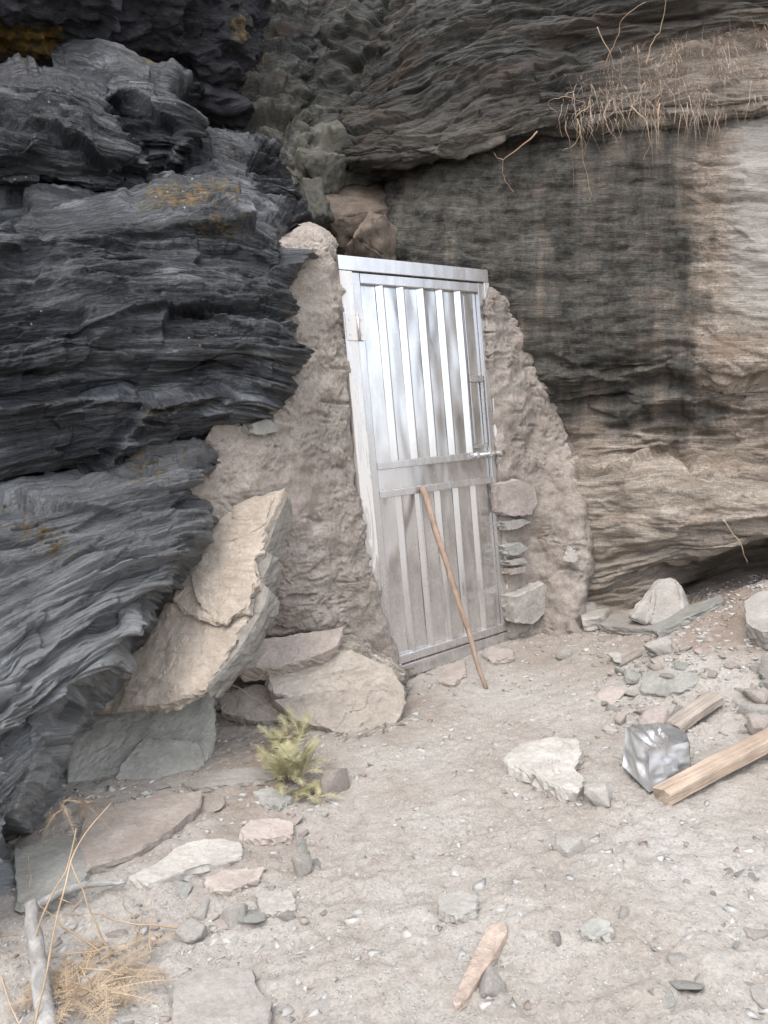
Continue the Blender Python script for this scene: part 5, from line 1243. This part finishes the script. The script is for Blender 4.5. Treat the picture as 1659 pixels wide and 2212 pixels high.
fern('green_fern', G(668, 1712, 0.02), 14, 0.09, 0.06, 0.06, 0.026, MAT['fern'], MAT['straw'], 'low green fern tip below the green fern plant', 'fern', 14)
fern('dry_fern', G(190, 2130, 0.02), 24, 0.20, 0.06, 0.06, 0.034, MAT['dryfern'], MAT['straw'], 'flattened clump of dry brown fern beside the grey branch', 'dry fern', 5)
fern('dry_fern', G(150, 1745, 0.16), 9, 0.12, 0.03, 0.16, 0.020, MAT['dryfern'], MAT['straw'], 'withered brown fern hanging at the foot of the slate', 'dry fern', 6)
fern('dry_fern', P(490, 1455, 2.99), 10, 0.08, 0.05, 0.03, 0.02, MAT['rust'], MAT['rust'], 'rust-coloured withered plant in the dark pocket beside the buff slab', 'dry plant', 8)
for i, pts in enumerate([[(480, 1470, 3.0), (520, 1490, 2.98), (560, 1515, 2.96), (600, 1540, 2.95)], [(500, 1440, 3.02), (550, 1470, 3.0), (575, 1440, 3.0), (580, 1420, 3.0)]]):
    tag(tube_obj('straw_twig', [P(*q) for q in pts], np.linspace(0.0022, 0.001, len(pts)), MAT['straw'], 5, 6, None, 0.01, i), ['thin arched stem running from the dark pocket to the fern', 'thin forked stem rising in front of the dark pocket'][i], 'dry stem')

# ------------------------------------------------------------------ dry grass and roots on the ledge
gq, Pq = patch_pts(over, 120, 200); Nq = normals(Pq)
uq, vq = gq[..., 0], gq[..., 1]
rows_i = np.linspace(0, 11, 120)[:, None] * np.ones((1, 200))
w = ((rows_i > 6.9) & (rows_i < 9.3) & (uq > 1190) & (uq < 1800)) * sstep(1190, 1420, uq) * np.clip(0.15 + 1.6 * fbm(uq / 45.0, vq / 22.0, 1.1, 3), 0.02, 1.6)
w = np.clip(w, 0, None).ravel(); w /= w.sum()
r = np.random.default_rng(21); nb = 2800
pick = r.choice(len(w), nb, p=w)
B0 = Pq.reshape(-1, 3)[pick] + Nq.reshape(-1, 3)[pick] * 0.05 + r.normal(scale=0.012, size=(nb, 3))
Nn = Nq.reshape(-1, 3)[pick]
L_ = 0.02 + 0.16 * r.random(nb) ** 2.6
dirx = Nn * r.uniform(0.2, 0.9, (nb, 1)) + r.normal(scale=0.7, size=(nb, 3)) + np.array([0, 0, 0.35]) * r.uniform(-0.6, 1, (nb, 1)); dirx /= np.linalg.norm(dirx, axis=1, keepdims=True)
seg = 5; V = np.zeros((nb, seg, 2, 3)); sidev = np.cross(dirx, np.array([0, 0, 1.0])); sidev /= np.linalg.norm(sidev, axis=1, keepdims=True) + 1e-6
for i in range(seg):
    f = i / (seg - 1); c = B0 + dirx * (L_ * f)[:, None] + np.array([0, 0, -1.0]) * (L_ * 0.55 * f * f)[:, None]
    wd = 0.0013 * (1 - 0.8 * f); V[:, i, 0] = c + sidev * wd; V[:, i, 1] = c - sidev * wd
F0 = np.array([[2 * i, 2 * i + 1, 2 * i + 3, 2 * i + 2] for i in range(seg - 1)])
Fb_ = (F0[None] + (np.arange(nb) * seg * 2)[:, None, None]).reshape(-1, 4)
dg = obj('dry_grass', mesh_np('dry_grass', V.reshape(-1, 3), Fb_, smooth=False), MAT['drygrass']); dg['kind'] = 'stuff'
dg['label'] = 'dry brown grass hanging over the ledge of the cliff'; dg['category'] = 'dry grass'
def hang(name, pts, r0, mat, lab, seed, cat='root', grp=None):
    q = [P(*p) for p in pts]
    tag(tube_obj(name, q, np.linspace(r0 * 0.7, r0 * 0.3, len(q)), mat, 6, 6, None, 0.012, seed), lab, cat, grp)
hang('root', [(1160, 285, 3.80), (1125, 315, 3.82), (1090, 345, 3.9), (1085, 372, 3.95), (1095, 395, 3.98), (1108, 415, 4.0)], 0.006, MAT['rust'], 'reddish forked root hanging beneath the overhang', 1)
hang('root', [(1090, 345, 3.9), (1075, 340, 3.9), (1068, 330, 3.9)], 0.004, MAT['rust'], 'short side shoot of the reddish root', 2)
hang('root', [(1222, 262, 3.60), (1228, 300, 3.62), (1236, 345, 3.75), (1240, 400, 3.86)], 0.0035, MAT['rust'], 'thin brown root hanging straight down the dark stain', 3)
hang('root', [(1248, 258, 3.58), (1256, 300, 3.62), (1262, 350, 3.76), (1275, 410, 3.86), (1270, 440, 3.9)], 0.0035, MAT['straw'], 'long straw-coloured root right of the thin brown root', 4)
hang('root', [(1362, 230, 3.5), (1392, 262, 3.5), (1404, 305, 3.54), (1392, 345, 3.64)], 0.005, MAT['straw'], 'pale curved root hanging from the dry grass', 5)
hang('root', [(1425, 225, 3.46), (1422, 270, 3.48), (1424, 325, 3.58)], 0.004, MAT['straw'], 'straight pale root hanging beside the curved root', 6)
hang('root', [(1305, 150, 3.70), (1330, 90, 3.62), (1345, 40, 3.55), (1395, 5, 3.5)], 0.005, MAT['rust'], 'bare twig growing up from the ledge across the upper strata', 7, 'twig')
hang('root', [(1290, 60, 3.62), (1312, 110, 3.65), (1330, 150, 3.70)], 0.004, MAT['straw'], 'bare twig slanting down to the ledge', 8, 'twig')
hang('root', [(1395, 140, 3.60), (1410, 90, 3.56), (1425, 60, 3.52), (1440, -10, 3.45)], 0.004, MAT['straw'], 'thin twig rising above the middle of the dry grass', 9, 'twig')
hang('root', [(1560, 1120, 3.62), (1582, 1150, 3.60), (1604, 1180, 3.58), (1612, 1215, 3.6)], 0.004, MAT['straw'], 'thin pale root dangling over the dark cavity below the cliff', 10)
for i in range(16):
    u0 = 1215 + i * 14 + random.uniform(-5, 5); v0 = 235 - 0.12 * (u0 - 1215) + random.uniform(-12, 12); d0 = 3.57 - 0.0006 * (u0 - 1215); L0 = random.uniform(30, 90)
    hang('rootlet', [(u0, v0, d0), (u0 + random.uniform(-8, 8), v0 + L0 * 0.5, d0 + 0.02), (u0 + random.uniform(-14, 14), v0 + L0, d0 + 0.08)], 0.0018, MAT['straw' if i % 2 else 'drygrass'], ('straw-coloured' if i % 2 else 'dull brown') + f" {'long' if L0 > 70 else 'short' if L0 < 48 else 'thin'} rootlet hanging under the dry grass, {['first', 'second', 'third', 'fourth', 'fifth', 'sixth', 'seventh', 'eighth', 'ninth', 'tenth', 'eleventh', 'twelfth', 'thirteenth', 'fourteenth', 'fifteenth', 'sixteenth'][i]} along the fringe", 30 + i, 'root', 'fringe of rootlets')
rr_ = random.Random(44)
ORD = ['first', 'second', 'third', 'fourth', 'fifth', 'sixth', 'seventh', 'eighth', 'ninth', 'tenth', 'eleventh', 'twelfth', 'thirteenth', 'fourteenth']
for i in range(14):
    u0 = 1225 + i * 17; v0 = 205 - 0.14 * (u0 - 1225) + rr_.uniform(-15, 25); pts = []; d0 = 3.80 - 0.00075 * (u0 - 1225)
    n_ = rr_.randint(4, 7); uu = u0; vv = v0
    for j in range(n_):
        pts.append((uu, vv, d0 - 0.02 + 0.012 * j + rr_.uniform(-.02, .02))); uu += rr_.uniform(-26, 22); vv += rr_.uniform(4, 34)
    hang('root', pts, rr_.uniform(0.0018, 0.0034), MAT[rr_.choice(['straw', 'rust', 'drygrass'])], f'tangled dry root crawling down the grassy ledge, {ORD[i]} from the stained side', 70 + i, 'root', 'tangled roots on the ledge')
for i in range(12):
    u0 = rr_.uniform(20, 330); v0 = rr_.uniform(1930, 2200); a_ = rr_.uniform(-0.6, 3.6); L0 = rr_.uniform(60, 190)
    q = [G(u0 + math.cos(a_) * L0 * f, v0 - math.sin(a_) * L0 * f * 0.8, 0.012 + 0.10 * f * rr_.random()) for f in (0, 0.35, 0.7, 1.0)]
    tag(tube_obj('straw_twig', q, np.linspace(0.0016, 0.0008, 4), MAT['straw'], 5, 5, None, 0.008, i), ('long' if L0 > 125 else 'short') + ' thin dry straw ' + near_phrase(u0, v0), 'dry stem', 'tangled straws by the branch')
LAB = {'ground': ('dusty pale bare ground strewn with chips', 'ground'), 'slate_outcrop': ('big dark layered slate bulge with a mossy ledge', 'rock outcrop'), 'slate_foot': ('lower dark slate sloping down to the debris', 'rock outcrop'),
       'black_crag': ('near-black rock wall above the slate', 'cliff'), 'gully_crag': ('grey crag in the gully behind the door top', 'cliff'), 'strata_overhang': ('overhanging tilted grey strata below the dry grass', 'cliff'),
       'cliff_face': ('buff cliff face with a large black water stain', 'cliff'), 'hill_backing': ('added hill backing behind the rocks that blocks sky light', 'hill'), 'striped_rock': ('low striped rock beside the door threshold', 'rock'),
       'slate_lobe': ('rounded slate lobe at the edge of the picture above the ledge', 'rock outcrop'), 'slate_lobe.001': ('dark slate lobe behind the rounded one', 'rock outcrop'), 'slate_lobe.002': ('slate lobe just above the orange moss', 'rock outcrop')}
for n_, (l_, c_) in LAB.items():
    o = bpy.data.objects.get(n_)
    if o: o['label'] = l_; o['category'] = c_
